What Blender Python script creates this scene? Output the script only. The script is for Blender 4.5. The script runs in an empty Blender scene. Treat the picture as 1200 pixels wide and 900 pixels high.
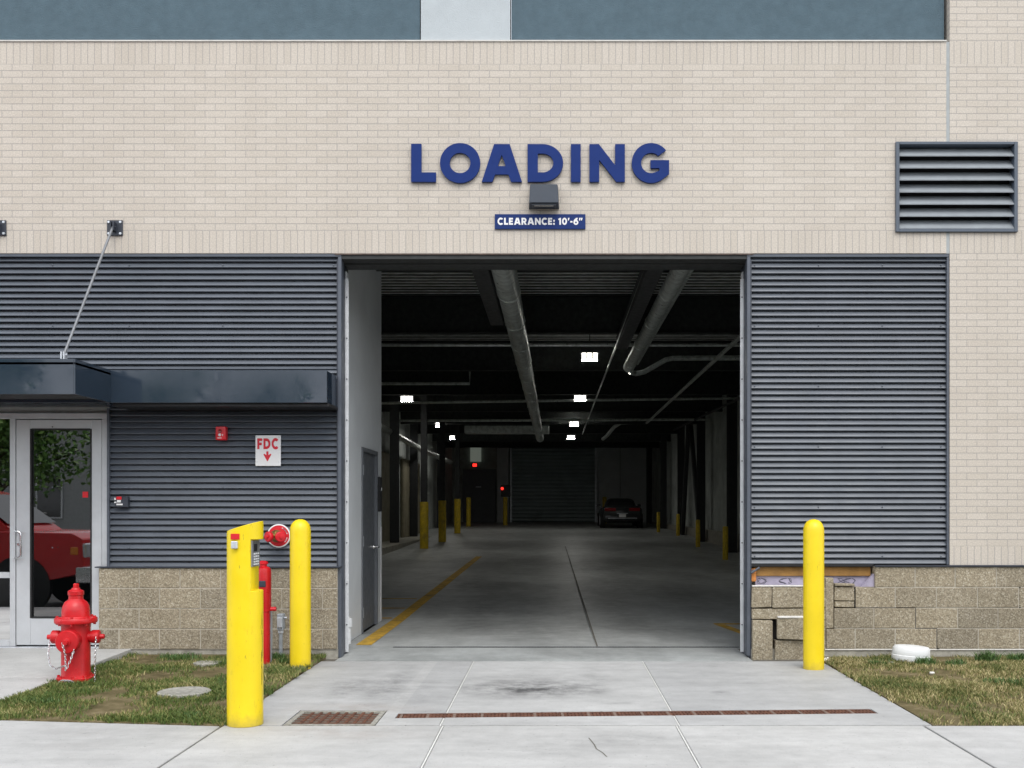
import bpy, bmesh, math, random
import numpy as np
from mathutils import Vector, Matrix, Euler
random.seed(7); np.random.seed(7)
PI = math.pi
sc = bpy.context.scene
COL = sc.collection
D0 = 10.5            # camera to facade, metres; the facade is the plane y = 0
EYE = 1.5
K = 117.14           # photo pixels per metre on the facade
def fx(px): return (px - 650.0) / K
def fz(py): return EYE + (595.0 - py) / K
def yy(d): return d - D0
def floor_z(y): return 0.0165 * max(0.0, y - 3.5)

# ------------------------------------------------------------------ mesh builder
class MB:
    def __init__(s): s.v = []; s.f = []; s.sm = []
    def add(s, vs, fs, smooth=True):
        b = len(s.v); s.v += [tuple(p) for p in vs]
        for f in fs: s.f.append(tuple(b + i for i in f)); s.sm.append(smooth)
        return s
    def box(s, x0, x1, y0, y1, z0, z1, M=None):
        vs = [Vector(p) for p in ((x0,y0,z0),(x1,y0,z0),(x1,y1,z0),(x0,y1,z0),(x0,y0,z1),(x1,y0,z1),(x1,y1,z1),(x0,y1,z1))]
        if M is not None: vs = [M @ p for p in vs]
        return s.add(vs, [(0,3,2,1),(4,5,6,7),(0,1,5,4),(1,2,6,5),(2,3,7,6),(3,0,4,7)], False)
    def quad(s, a, b, c, d): return s.add([a,b,c,d], [(0,1,2,3)], False)
    def prism(s, poly, axis, a0, a1):
        # poly: list of (u,v); axis 'y' -> (u,a,v); 'x' -> (a,u,v); 'z' -> (u,v,a)
        def P(u, v, a): return {'y': (u,a,v), 'x': (a,u,v), 'z': (u,v,a)}[axis]
        n = len(poly)
        vs = [P(u,v,a0) for u,v in poly] + [P(u,v,a1) for u,v in poly]
        fs = [tuple(range(n)), tuple(range(2*n-1, n-1, -1))] + [(i, n+i, n+(i+1)%n, (i+1)%n) for i in range(n)]
        return s.add(vs, fs, True)
    def tube(s, pts, r, n=10, caps=True):
        pts = [Vector(p) for p in pts]; m = len(pts)
        rs = r if isinstance(r, (list, tuple)) else [r]*m
        rings = []; prev = None
        for i, p in enumerate(pts):
            t = (pts[min(i+1,m-1)] - pts[max(i-1,0)]).normalized()
            if prev is None:
                up = Vector((0,0,1)) if abs(t.z) < .9 else Vector((1,0,0))
                a = t.cross(up).normalized()
            else:
                a = (prev - t*prev.dot(t)).normalized()
            prev = a; b = t.cross(a)
            rings.append([p + (a*math.cos(2*PI*k/n) + b*math.sin(2*PI*k/n))*rs[i] for k in range(n)])
        vs = [q for R_ in rings for q in R_]
        fs = [(i*n+k, i*n+(k+1)%n, (i+1)*n+(k+1)%n, (i+1)*n+k) for i in range(m-1) for k in range(n)]
        if caps: fs += [tuple(range(n-1,-1,-1)), tuple((m-1)*n+k for k in range(n))]
        return s.add(vs, fs, True)
    def lathe(s, prof, n=32, origin=(0,0,0), axis=(0,0,1), caps=True):
        o = Vector(origin); ax = Vector(axis).normalized()
        up = Vector((1,0,0)) if abs(ax.z) > .9 else Vector((0,0,1))
        a = ax.cross(up).normalized(); b = ax.cross(a)
        vs = [o + ax*z + (a*math.cos(2*PI*k/n) + b*math.sin(2*PI*k/n))*r for r, z in prof for k in range(n)]
        m = len(prof)
        fs = [(i*n+k, i*n+(k+1)%n, (i+1)*n+(k+1)%n, (i+1)*n+k) for i in range(m-1) for k in range(n)]
        if caps: fs += [tuple(range(n-1,-1,-1)), tuple((m-1)*n+k for k in range(n))]
        return s.add(vs, fs, True)
    def ball(s, c, r, n=14):
        m = n//2
        return s.lathe([(max(r*math.sin(PI*i/m), r*.02), -r*math.cos(PI*i/m)) for i in range(m+1)], n, c)
    def xf(s, M):
        s.v = [tuple(M @ Vector(p)) for p in s.v]; return s

def link(o, parent=None, local=False):
    COL.objects.link(o)
    if parent is not None:
        o.parent = parent
    return o
def wloc(o):
    p = Vector((0,0,0))
    while o is not None:
        p += o.location; o = o.parent
    return p
def build(name, mb, mat, parent=None, bevel=0.0, seg=1, ang=32, local=False):
    me = bpy.data.meshes.new(name)
    off = Vector((0,0,0)) if (parent is None or local) else wloc(parent)
    vs = [(p[0]-off.x, p[1]-off.y, p[2]-off.z) for p in mb.v]
    me.from_pydata(vs, [], mb.f)
    bm = bmesh.new(); bm.from_mesh(me)
    bmesh.ops.recalc_face_normals(bm, faces=bm.faces)
    if bevel > 0:
        es = [e for e in bm.edges if len(e.link_faces) == 2 and e.calc_face_angle(0) > math.radians(ang)]
        bmesh.ops.bevel(bm, geom=es, offset=bevel, segments=seg, profile=.6, affect='EDGES', clamp_overlap=True)
    for f in bm.faces: f.smooth = True
    for e in bm.edges:
        if len(e.link_faces) == 2 and e.calc_face_angle(0) > math.radians(ang): e.smooth = False
    bm.to_mesh(me); bm.free()
    me.materials.append(mat)
    o = bpy.data.objects.new(name, me)
    return link(o, parent)
def each(name, boxes, mat, parent, **k):
    return [build(name, b, mat, parent, **k) for b in boxes]
def thing(name, label, cat, loc=(0,0,0), group=None, rotz=0):
    o = bpy.data.objects.new(name, None); COL.objects.link(o)
    o.location = loc; o.rotation_euler = (0,0,rotz); o.empty_display_size = .1
    o['label'] = label; o['category'] = cat
    if group: o['group'] = group
    return o
def tag(o, label, cat, group=None):
    o['label'] = label; o['category'] = cat
    if group: o['group'] = group
    return o
def structure(name, mb, mat, **k):
    o = build(name, mb, mat, **k); o['kind'] = 'structure'; return o
def copy_tree(o, parent=None, label=None, loc=None):
    kids = list(o.children)
    c = o.copy(); COL.objects.link(c)
    if parent is not None: c.parent = parent
    if label: c['label'] = label
    if loc is not None: c.location = loc
    for k in kids: copy_tree(k, c)
    return c

# ------------------------------------------------------------------ materials
class NT:
    def __init__(s, name):
        s.m = bpy.data.materials.new(name); s.m.use_nodes = True
        s.t = s.m.node_tree; s.n = s.t.nodes; s.l = s.t.links
        s.b = s.n['Principled BSDF']; s.out = s.n['Material Output']
        s._co = None
    def node(s, typ, **kw):
        n = s.n.new(typ)
        for k, v in kw.items():
            if k.startswith('i_'):
                key = k[2:]; n.inputs[int(key) if key.isdigit() else key.replace('_', ' ')].default_value = v
            else: setattr(n, k, v)
        return n
    def con(s, a, b): s.l.new(a, b)
    @property
    def co(s):
        if s._co is None: s._co = s.node('ShaderNodeTexCoord').outputs['Object']
        return s._co
    def noise(s, scale, detail=4, rough=.6, vec=None, out='Fac', stretch=None):
        n = s.node('ShaderNodeTexNoise'); n.inputs['Scale'].default_value = scale
        n.inputs['Detail'].default_value = detail; n.inputs['Roughness'].default_value = rough
        v = vec if vec is not None else s.co
        if stretch:
            mp = s.node('ShaderNodeMapping'); mp.inputs['Scale'].default_value = stretch; s.con(v, mp.inputs['Vector']); v = mp.outputs[0]
        s.con(v, n.inputs['Vector']); return n.outputs[out]
    def ramp(s, fac, stops):
        r = s.node('ShaderNodeValToRGB'); e = r.color_ramp.elements
        while len(e) < len(stops): e.new(.5)
        for q, (p, c) in zip(e, stops):
            q.position = p; q.color = (c if isinstance(c, (tuple, list)) else (c,c,c)) + (1,) if not (isinstance(c,(tuple,list)) and len(c)==4) else c
        s.con(fac, r.inputs['Fac']); return r.outputs['Color']
    def mix(s, fac, a, b, mode='MIX'):
        m = s.node('ShaderNodeMix', data_type='RGBA', blend_type=mode)
        for v, i in ((fac,0),(a,6),(b,7)):
            if isinstance(v, (int,float)): m.inputs[i].default_value = v if i == 0 else (v,v,v,1)
            elif isinstance(v, (tuple,list)): m.inputs[i].default_value = tuple(v)[:3] + (1,)
            else: s.con(v, m.inputs[i])
        return m.outputs[2]
    def math(s, op, a, b=0.0, clamp=False):
        m = s.node('ShaderNodeMath', operation=op, use_clamp=clamp)
        for v, i in ((a,0),(b,1)):
            if isinstance(v, (int,float)): m.inputs[i].default_value = v
            else: s.con(v, m.inputs[i])
        return m.outputs[0]
    def bump(s, h, strength=.3, dist=.01, prev=None):
        b = s.node('ShaderNodeBump'); b.inputs['Strength'].default_value = strength; b.inputs['Distance'].default_value = dist
        s.con(h, b.inputs['Height'])
        if prev is not None: s.con(prev, b.inputs['Normal'])
        s.con(b.outputs[0], s.b.inputs['Normal']); return b.outputs[0]
    def set(s, **k):
        for a, v in k.items():
            key = {'base':'Base Color','rough':'Roughness','metal':'Metallic','spec':'Specular IOR Level','em':'Emission Color','ems':'Emission Strength','coat':'Coat Weight'}[a]
            if isinstance(v, (int,float)): s.b.inputs[key].default_value = v
            elif isinstance(v, (tuple,list)): s.b.inputs[key].default_value = tuple(v)[:3] + (1,)
            else: s.con(v, s.b.inputs[key])
        return s

def simple(name, c, rough=.5, metal=0., var=.12, scale=8., bump=0., bscale=60., spec=.5, dirt=0.):
    t = NT(name)
    f = t.noise(scale, 5)
    lo = tuple(max(0, x*(1-var)) for x in c); hi = tuple(x*(1+var) for x in c)
    col = t.ramp(f, [(.3, lo), (.7, hi)])
    if dirt > 0:
        g = t.ramp(t.noise(2.3, 6, .7), [(.48, 0.), (.75, dirt)])
        col = t.mix(g, col, (.08,.07,.06))
    t.set(base=col, metal=metal, spec=spec)
    rr = t.ramp(t.noise(scale*1.7, 3), [(.3, max(0,rough-.08)), (.7, min(1,rough+.08))])
    t.set(rough=rr)
    if bump: t.bump(t.noise(bscale, 3), bump, .01)
    return t.m

def brick_mat(name, soldier_z=None, rowh=.0666, z0=4.274):
    t = NT(name)
    sep = t.node('ShaderNodeSeparateXYZ'); t.con(t.co, sep.inputs[0])
    cmb = t.node('ShaderNodeCombineXYZ')
    br = t.node('ShaderNodeTexBrick')
    if soldier_z is None:
        t.con(t.math('ADD', sep.outputs['X'], 50.03), cmb.inputs[0]); t.con(t.math('SUBTRACT', sep.outputs['Z'], z0 - 100*rowh), cmb.inputs[1])
        br.inputs['Brick Width'].default_value = .2032; br.inputs['Row Height'].default_value = rowh; br.offset = .5
    else:
        t.con(t.math('SUBTRACT', sep.outputs['Z'], soldier_z - 10*.232), cmb.inputs[0]); t.con(t.math('ADD', sep.outputs['X'], 50.03), cmb.inputs[1])
        br.inputs['Brick Width'].default_value = .232; br.inputs['Row Height'].default_value = .0677; br.offset = 0.
    t.con(cmb.outputs[0], br.inputs['Vector'])
    br.inputs['Scale'].default_value = 1.; br.inputs['Mortar Size'].default_value = .0042; br.inputs['Mortar Smooth'].default_value = .15
    br.inputs['Color1'].default_value = (.585,.535,.470,1); br.inputs['Color2'].default_value = (.548,.498,.432,1)
    br.inputs['Mortar'].default_value = (.42,.39,.36,1)
    col = br.outputs['Color']
    sp = t.ramp(t.noise(75, 4, .7), [(.32, .80), (.68, 1.12)])
    col = t.mix(1., col, sp, 'MULTIPLY')
    big = t.ramp(t.noise(.55, 5, .65), [(.3, (.95,.945,.94)), (.7, (1.03,1.03,1.03))])
    col = t.mix(1., col, big, 'MULTIPLY')
    streak = t.ramp(t.noise(2.2, 5, .6, stretch=(1,1,.12)), [(.35, (.975,.972,.97)), (.6, (1.01,1.01,1.01))])
    col = t.mix(1., col, streak, 'MULTIPLY')
    t.set(base=col, rough=.82, spec=.3)
    h = t.math('ADD', t.math('MULTIPLY', br.outputs['Fac'], -1.), t.math('MULTIPLY', t.noise(120, 4), .35))
    t.bump(h, .55, .006)
    return t.m

def concrete(name, base, stains=(), rough=.72, dark=.0, tint=(1,1,1.0), crack=False):
    t = NT(name)
    gi = t.node('ShaderNodeNewGeometry').outputs['Random Per Island']
    a = t.ramp(t.noise(.7, 6, .65), [(.28, .80), (.72, 1.08)])
    b = t.ramp(t.noise(7., 6, .7), [(.3, .90), (.7, 1.06)])
    c = t.ramp(t.noise(160., 2), [(.3, .90), (.7, 1.08)])
    col = t.mix(1., tuple(base*x for x in tint), a, 'MULTIPLY'); col = t.mix(1., col, b, 'MULTIPLY'); col = t.mix(1., col, c, 'MULTIPLY')
    col = t.mix(1., col, t.ramp(gi, [(0., (.93,.93,.93)), (1., (1.05,1.045,1.03))]), 'MULTIPLY')
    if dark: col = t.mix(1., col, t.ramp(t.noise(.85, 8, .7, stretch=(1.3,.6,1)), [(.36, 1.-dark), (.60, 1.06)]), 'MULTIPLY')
    sw = t.ramp(t.noise(3.0, 5, .6, stretch=(.25,1.6,1)), [(.42, 1.), (.72, .87)])
    col = t.mix(1., col, sw, 'MULTIPLY')
    spots = t.ramp(t.noise(13., 5, .55), [(.66, 1.), (.74, .80)])
    col = t.mix(1., col, spots, 'MULTIPLY')
    pep = t.ramp(t.noise(48., 3, .5), [(.66, 1.), (.73, .5)])
    col = t.mix(1., col, pep, 'MULTIPLY')
    sep = t.node('ShaderNodeSeparateXYZ'); t.con(t.co, sep.inputs[0])
    nz = t.noise(4.5, 7, .72)
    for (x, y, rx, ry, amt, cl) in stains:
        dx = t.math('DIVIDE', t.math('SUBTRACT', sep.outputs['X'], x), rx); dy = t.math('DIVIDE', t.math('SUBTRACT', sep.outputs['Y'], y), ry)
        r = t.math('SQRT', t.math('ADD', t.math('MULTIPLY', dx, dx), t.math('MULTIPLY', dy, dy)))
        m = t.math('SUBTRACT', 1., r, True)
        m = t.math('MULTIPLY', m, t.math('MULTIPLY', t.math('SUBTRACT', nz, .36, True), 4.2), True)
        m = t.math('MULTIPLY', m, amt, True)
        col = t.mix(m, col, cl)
    if crack:
        v = t.node('ShaderNodeTexVoronoi', feature='DISTANCE_TO_EDGE'); v.inputs['Scale'].default_value = .38
        wp = t.mix(.12, t.co, t.noise(2.5, 4, out='Color'))
        t.con(wp, v.inputs['Vector'])
        ck = t.ramp(v.outputs['Distance'], [(.0, .55), (.006, 1.)])
        col = t.mix(1., col, ck, 'MULTIPLY')
    t.set(base=col, rough=t.ramp(t.noise(5., 4), [(.3, rough-.1), (.7, rough+.08)]), spec=.35)
    t.bump(t.noise(95., 5, .7), .22, .004)
    return t.m

M = {}
M['brick'] = brick_mat('running_bond_brick')
M['pier_brick'] = brick_mat('pier_brick', rowh=.0666, z0=4.044)
M['soldier'] = brick_mat('soldier_brick', soldier_z=4.043)
M['soldier_top'] = brick_mat('soldier_brick_top', soldier_z=5.935)
M['soldier_low'] = brick_mat('soldier_brick_low', soldier_z=.905)
M['stucco_dark'] = simple('dark_stucco', (.086,.130,.158), .85, var=.10, scale=9, bump=.5, bscale=90, spec=.25)
M['stucco_light'] = simple('light_stucco', (.455,.495,.515), .85, var=.04, scale=5, bump=.4, bscale=90, spec=.25)
M['caulk'] = simple('blue_grey_caulk', (.35,.375,.38), .6)
M['corr'] = simple('charcoal_corrugated_steel', (.090,.104,.126), .40, var=.10, scale=3, spec=.6)
M['trim'] = simple('charcoal_trim_steel', (.085,.098,.122), .4, var=.10)
M['navy'] = simple('dark_jamb_steel', (.03,.036,.05), .4)
M['pale_steel'] = simple('pale_primed_steel', (.74,.76,.78), .4, metal=.1)
M['black'] = simple('black_paint', (.010,.010,.011), .5, var=.2)
M['soffit'] = simple('dark_soffit_steel', (.028,.030,.030), .6)
M['rust_lip'] = simple('rusty_lintel_steel', (.12,.085,.07), .7, var=.4, scale=20)
M['canopy'] = simple('glossy_slate_canopy_metal', (.022,.034,.052), .06, var=.06, scale=2, spec=.6)
M['galv'] = simple('galvanised_steel', (.62,.65,.69), .42, metal=.55, var=.15, scale=14)
M['duct'] = simple('duct_galvanised', (.58,.62,.59), .34, metal=.55, var=.3, scale=9, bump=.9, bscale=16)
M['dark_duct'] = simple('dark_duct_steel', (.03,.031,.033), .5)
M['alu'] = simple('pale_aluminium', (.56,.58,.60), .38, metal=.25, var=.05)
M['chrome'] = simple('bright_steel', (.6,.61,.62), .22, metal=.9)
M['gasket'] = simple('black_gasket', (.012,.012,.013), .6)
M['drywall'] = simple('pale_grey_partition_paint', (.66,.685,.70), .62, var=.06, scale=2)
M['service_door'] = simple('slate_grey_door_paint', (.125,.135,.15), .45, var=.07)
M['inner_block'] = simple('painted_concrete_wall', (.43,.46,.44), .85, var=.2, scale=1.4, bump=.2, dirt=.35)
M['tan_panel'] = simple('tan_concrete_panel', (.26,.235,.16), .85, var=.25, scale=2, dirt=.3)
M['deck'] = simple('galvanised_roof_deck', (.92,.94,.92), .5, metal=.0, var=.3, scale=5)
M['beam'] = simple('dark_fireproofed_beam', (.034,.038,.036), .9, var=.4, scale=12, bump=.5)
M['column'] = simple('black_steel_column', (.02,.022,.024), .6)
M['shutter'] = simple('dull_shutter_steel', (.36,.42,.43), .42, metal=.35, var=.12, scale=1.2)
def yellow(name, c, scuff):
    t = NT(name)
    col = t.ramp(t.noise(3., 5), [(.3, tuple(x*.93 for x in c)), (.7, tuple(min(1,x*1.04) for x in c))])
    sp = t.ramp(t.noise(9., 6, .7, stretch=(1,1,.55)), [(.60, 0.), (.72, .28*scuff)])
    col = t.mix(sp, col, (.30,.22,.02))
    fine = t.ramp(t.noise(55., 5, .7, stretch=(1,1,.18)), [(.64, 0.), (.70, .5*scuff)])
    col = t.mix(fine, col, (.06,.055,.04))
    sep = t.node('ShaderNodeSeparateXYZ'); t.con(t.co, sep.inputs[0])
    low = t.ramp(t.math('ADD', sep.outputs['Z'], t.math('MULTIPLY', t.noise(20.,4), .12)), [(.06, .45*scuff), (.16, 0.)])
    col = t.mix(low, col, (.20,.16,.07))
    t.set(base=col, rough=t.ramp(t.noise(12.,4), [(.3,.28),(.7,.45)]), spec=.45); t.bump(t.noise(8., 3), .08, .01)
    return t.m
M['yellow'] = yellow('yellow_bollard_sleeve', (.82,.61,.010), .85)
M['yellow_worn'] = yellow('scuffed_yellow_pedestal_paint', (.84,.63,.010), 1.1)
M['yellow_dull'] = simple('dusty_yellow_paint', (.62,.44,.02), .6, var=.25, scale=10, dirt=.5)
M['road_yellow'] = simple('worn_yellow_floor_paint', (.56,.34,.04), .7, var=.35, scale=14, dirt=.95)
def red(name, c=(.55,.009,.014), rough=.3, chip=.6):
    t = NT(name)
    col = t.ramp(t.noise(9., 5), [(.3, tuple(x*.8 for x in c)), (.7, tuple(x*1.1 for x in c))])
    sep = t.node('ShaderNodeSeparateXYZ'); t.con(t.co, sep.inputs[0])
    low = t.ramp(sep.outputs['Z'], [(.05, .62), (.30, .74)])
    ch = t.math('GREATER_THAN', t.noise(60., 5, .75), low)
    col = t.mix(t.math('MULTIPLY', ch, chip), col, (.42,.33,.24))
    t.set(base=col, rough=t.ramp(t.noise(14.,4), [(.3,rough-.06),(.7,rough+.15)]), spec=.5); t.bump(t.noise(35., 4), .12, .006)
    return t.m
M['red'] = red('hydrant_red_enamel')
M['red_plain'] = simple('red_plastic', (.62,.012,.022), .35, var=.08)
M['red_sign'] = simple('red_vinyl', (.60,.012,.03), .5, var=.05)
M['brass'] = simple('aged_brass', (.42,.27,.09), .35, metal=.8, var=.3, scale=30)
M['white'] = simple('white_enamel', (.76,.76,.76), .45, var=.03)
M['white_plastic'] = simple('white_plastic', (.74,.75,.75), .4, var=.05)
M['blue_letter'] = simple('navy_blue_letter_paint', (.008,.028,.150), .5, var=.06, spec=.15)
M['blue_sign'] = simple('navy_blue_sign_panel', (.008,.028,.135), .5, var=.04, spec=.2)
M['fixture'] = simple('slate_fixture_housing', (.075,.095,.125), .42, var=.06)
M['lens'] = simple('milky_lens', (.5,.5,.46), .3)
M['keypad'] = simple('brushed_steel_plate', (.34,.35,.35), .35, metal=.6, var=.15, scale=30)
M['pipe_grey'] = simple('grey_conduit', (.36,.39,.42), .45, metal=.3)
M['rod'] = simple('dull_grey_rod_steel', (.20,.21,.225), .4, metal=.4)
M['wood'] = simple('orange_pine_blocking', (.29,.155,.045), .85, var=.35, scale=6)
M['foam'] = simple('lilac_foam_board', (.36,.33,.43), .75, var=.2, scale=7, dirt=.3)
M['orange'] = simple('orange_sealant', (.62,.24,.06), .8, var=.3, scale=14)
M['mortar'] = simple('pale_mortar', (.42,.385,.32), .9, var=.15, scale=20, bump=.4)
M['plaster_dust'] = simple('white_mortar_crumbs', (.72,.70,.66), .95, var=.12, scale=30, bump=.6)
M['footing'] = simple('concrete_footing', (.33,.315,.27), .9, var=.3, scale=9, bump=.5)
M['manhole'] = simple('weathered_concrete_lid', (.30,.29,.255), .9, var=.35, scale=24, bump=.6)
M['joint_dark'] = simple('dark_joint_filler', (.13,.12,.10), .9, var=.35, scale=30)
M['joint_light'] = simple('pale_joint_sealant', (.62,.62,.59), .8, var=.15, scale=30)
M['asphalt'] = simple('worn_asphalt', (.055,.055,.056), .9, var=.25, scale=40, bump=.4)
M['earth'] = simple('earth', (.12,.10,.07), .95, var=.3, scale=3)
M['tyre'] = simple('tyre_rubber', (.015,.015,.015), .8)
M['truck_red'] = simple('red_truck_paint', (.60,.014,.018), .18, var=.05, spec=.7)
M['car_dark'] = simple('dark_car_paint', (.022,.024,.026), .2, var=.1, spec=.7)
M['car_glass'] = simple('tinted_car_glass', (.006,.007,.008), .06, spec=.8)
M['tail'] = simple('dark_red_lamp_plastic', (.22,.006,.008), .2)
M['amber'] = simple('amber_lamp_plastic', (.75,.25,.03), .25)
M['headlamp'] = simple('clear_headlamp', (.55,.57,.6), .15, metal=.4)
M['bark'] = simple('bark', (.09,.065,.045), .95, var=.3, scale=12, bump=.6)
# block masonry with aggregate speckle, one tint per block
t = NT('ground_face_block')
g = t.node('ShaderNodeNewGeometry')
v = t.node('ShaderNodeTexVoronoi'); v.inputs['Scale'].default_value = 88.; t.con(t.co, v.inputs['Vector'])
sp = t.node('ShaderNodeSeparateColor'); t.con(v.outputs['Color'], sp.inputs[0])
col = t.ramp(sp.outputs[0], [(.0, (.11,.092,.066)), (.25, (.22,.185,.135)), (.6, (.33,.288,.215)), (.85, (.44,.40,.315)), (1., (.60,.57,.49))])
col = t.mix(.46, col, (.325,.285,.215))
col = t.mix(1., col, t.ramp(t.noise(240., 2), [(.3, .72), (.7, 1.2)]), 'MULTIPLY')
col = t.mix(1., col, t.ramp(g.outputs['Random Per Island'], [(0., (.86,.86,.86)), (1., (1.1,1.08,1.04))]), 'MULTIPLY')
col = t.mix(1., col, t.ramp(t.noise(1.6, 5, .7), [(.3, (.84,.83,.80)), (.7, (1.08,1.08,1.08))]), 'MULTIPLY')
t.set(base=col, rough=.88, spec=.25); t.bump(v.outputs['Distance'], .5, .004); M['block'] = t.m
# rusty grate
t = NT('rusty_cast_iron')
col = t.ramp(t.noise(22., 6, .7), [(.25, (.035,.020,.016)), (.5, (.115,.050,.032)), (.78, (.21,.095,.055))])
t.set(base=col, rough=.85, spec=.3); t.bump(t.noise(110., 4), .5, .004); M['rust'] = t.m
M['rust_worn'] = simple('pale_worn_iron', (.17,.12,.095), .85, var=.4, scale=30)  # paler worn metal for the bars across the trench grate
M['pit'] = simple('drain_pit_black', (.008,.007,.006), .95)
# concrete variants
RU = (.20,.12,.07); GR = (.085,.085,.085)
M['apron'] = concrete('apron_concrete', .47, [
    (-.18,-1.85,.75,.50,1.2,GR), (-.45,-1.5,.8,.5,.35,GR), (.25,-1.35,.7,.4,.25,GR), (-1.6,-1.7,.75,.8,.42,GR), (-1.15,-2.2,.5,.5,.25,GR),
    (-1.5,-2.65,.75,.28,.28,RU), (-1.38,-1.4,.16,1.3,.40,GR), (-1.72,-1.9,.12,.9,.32,GR), (.35,-1.3,.15,1.2,.30,GR), (1.35,-2.0,.10,.14,.6,GR), (.5,-2.45,.16,.07,.5,GR), (1.8,-1.5,.8,.8,.18,GR)], tint=(1.0,1.005,1.0))
M['sidewalk'] = concrete('sidewalk_concrete', .48, [
    (-.1,-4.0,.9,.5,.22,GR), (.5,-3.7,.5,.3,.3,GR), (-1.4,-3.5,.8,.35,.22,RU), (1.5,-4.0,.9,.6,.15,GR)], tint=(1.0,1.0,.99))
M['walk'] = concrete('walkway_concrete', .50, [], tint=(1.0,1.,.985))
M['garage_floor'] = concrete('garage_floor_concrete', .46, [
    (-1.1,4.6,.35,3.8,.5,GR), (.9,4.8,.4,4.2,.5,GR), (-.2,2.6,2.2,1.2,.35,GR), (1.5,2.4,.8,.5,.4,GR), (-.6,5.5,1.6,2.2,.35,GR), (1.2,8.,1.8,3.5,.35,GR), (-1.3,8.5,1.0,1.5,.6,GR), (.2,14.,3.,4.,.4,GR), (-.2,2.,1.5,1.4,.2,GR), (0,26,5,8,.5,GR)], rough=.45, dark=.30, tint=(.97,1.01,1.0))  # the widest patches darken the floor far inside the bay
# glass
def glass_mat(name, ior=1.75, tint=(.55,.60,.60)):
    m = bpy.data.materials.new(name); m.use_nodes = True; n = m.node_tree.nodes; l = m.node_tree.links; n.clear()
    o = n.new('ShaderNodeOutputMaterial'); mx = n.new('ShaderNodeMixShader'); tr = n.new('ShaderNodeBsdfTransparent'); gl = n.new('ShaderNodeBsdfGlossy')
    fr = n.new('ShaderNodeFresnel'); fr.inputs['IOR'].default_value = ior; tr.inputs['Color'].default_value = tint + (1,); gl.inputs['Roughness'].default_value = 0.
    l.new(fr.outputs[0], mx.inputs[0]); l.new(tr.outputs[0], mx.inputs[1]); l.new(gl.outputs[0], mx.inputs[2]); l.new(mx.outputs[0], o.inputs[0])
    return m
M['glass'] = glass_mat('door_glass', 3.2, (.45,.50,.50))
def emit(name, c, s):
    t = NT(name); f = t.ramp(t.noise(20., 2), [(.2, tuple(x*.9 for x in c)), (.8, c)])
    t.set(base=c, em=f, ems=s, rough=.4); return t.m
M['lamp'] = emit('added_emitter_glow', (1.,.98,.92), 145.)  # strong emission for the plate added below each bay lamp
M['red_glow'] = emit('red_signal_glow', (1.,.03,.02), 2.2)
M['dim_glow'] = emit('dim_window_glow', (.75,.85,.72), .11)
# grass
t = NT('grass_blades')
g = t.node('ShaderNodeNewGeometry')
pn = t.math('ADD', t.math('MULTIPLY', t.noise(1.5, 5, .65), .95), t.math('MULTIPLY', g.outputs['Random Per Island'], .42))
col = t.ramp(pn, [(.34, (0.040,0.069,0.016)), (.52, (0.090,0.125,0.029)), (.66, (0.178,0.178,0.055)), (.80, (0.330,0.277,0.125)), (.95, (0.581,0.488,0.264))])
t.set(base=col, rough=.6, spec=.3); M['grass'] = t.m
t = NT('greener_grass_blades')
g = t.node('ShaderNodeNewGeometry')
pn = t.math('ADD', t.math('MULTIPLY', t.noise(1.7, 5, .7), 1.0), t.math('MULTIPLY', g.outputs['Random Per Island'], .36))
col = t.ramp(pn, [(.36, (0.034,0.069,0.013)), (.58, (0.079,0.129,0.026)), (.74, (0.152,0.182,0.048)), (.86, (0.330,0.284,0.119)), (.98, (0.528,0.436,0.224))])
t.set(base=col, rough=.6, spec=.3); M['grass_green'] = t.m
t = NT('dry_soil')
col = t.ramp(t.noise(5., 7, .7), [(.3, (.075,.065,.030)), (.5, (.16,.13,.068)), (.72, (.29,.235,.14))])
t.set(base=col, rough=.95, spec=.1); t.bump(t.noise(45., 6, .75), .8, .02); M['soil'] = t.m
t = NT('leaf_green')
g = t.node('ShaderNodeNewGeometry')
col = t.ramp(g.outputs['Random Per Island'], [(0., (.055,.13,.028)), (.6, (.13,.27,.055)), (1., (.25,.40,.09))])
t.set(base=col, rough=.55); M['leaf'] = t.m

# ------------------------------------------------------------------ lettering
def arc(cx, cy, rx, ry, a0, a1, n=14):
    return [(cx + rx*math.cos(math.radians(a0+(a1-a0)*i/n)), cy + ry*math.sin(math.radians(a0+(a1-a0)*i/n))) for i in range(n+1)]
def px(pts): return [((x)/132., (223.-y)/132.) for x, y in pts]     # traced on a 132 unit cap height
def sh(c, dx): return [(x-dx, y) for x, y in c]
GL = {}
GL['L'] = (.66, [px([(0,223),(0,90),(36,90),(36,190),(87,190),(87,223)])])
GL['O'] = (1.07, [arc(.535,.5,.535,.53,0,360,36)[:-1], arc(.535,.5,.275,.27,0,360,36)[:-1]])
GL['A'] = (1.07, [px([(0,223),(43,91),(98,91),(141,223),(103,223),(93,197),(47,197),(37,223)]), px([(70,128),(56,168),(84,168)])])
GL['D'] = (.95, [px([(0,223),(0,91),(52,91)]) + arc(.40,.5,.545,.5,88,-88,20) + px([(52,223)]), px([(36,190),(36,124),(52,124)]) + arc(.40,.5,.285,.25,85,-85,14) + px([(52,190)])])
GL['I'] = (.26, [px([(0,223),(0,91),(34,91),(34,223)])])
GL['N'] = (.94, [px([(0,223),(0,91),(33,91),(90,165),(90,91),(124,91),(124,223),(94,223),(34,146),(34,223)])])
GL['G'] = (1.0, [arc(.515,.5,.515,.53,40,312,32) + px([(131,195),(131,147),(66,147),(66,175),(97,175),(97,184)]) + arc(.515,.5,.265,.27,300,44,26)])
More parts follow.
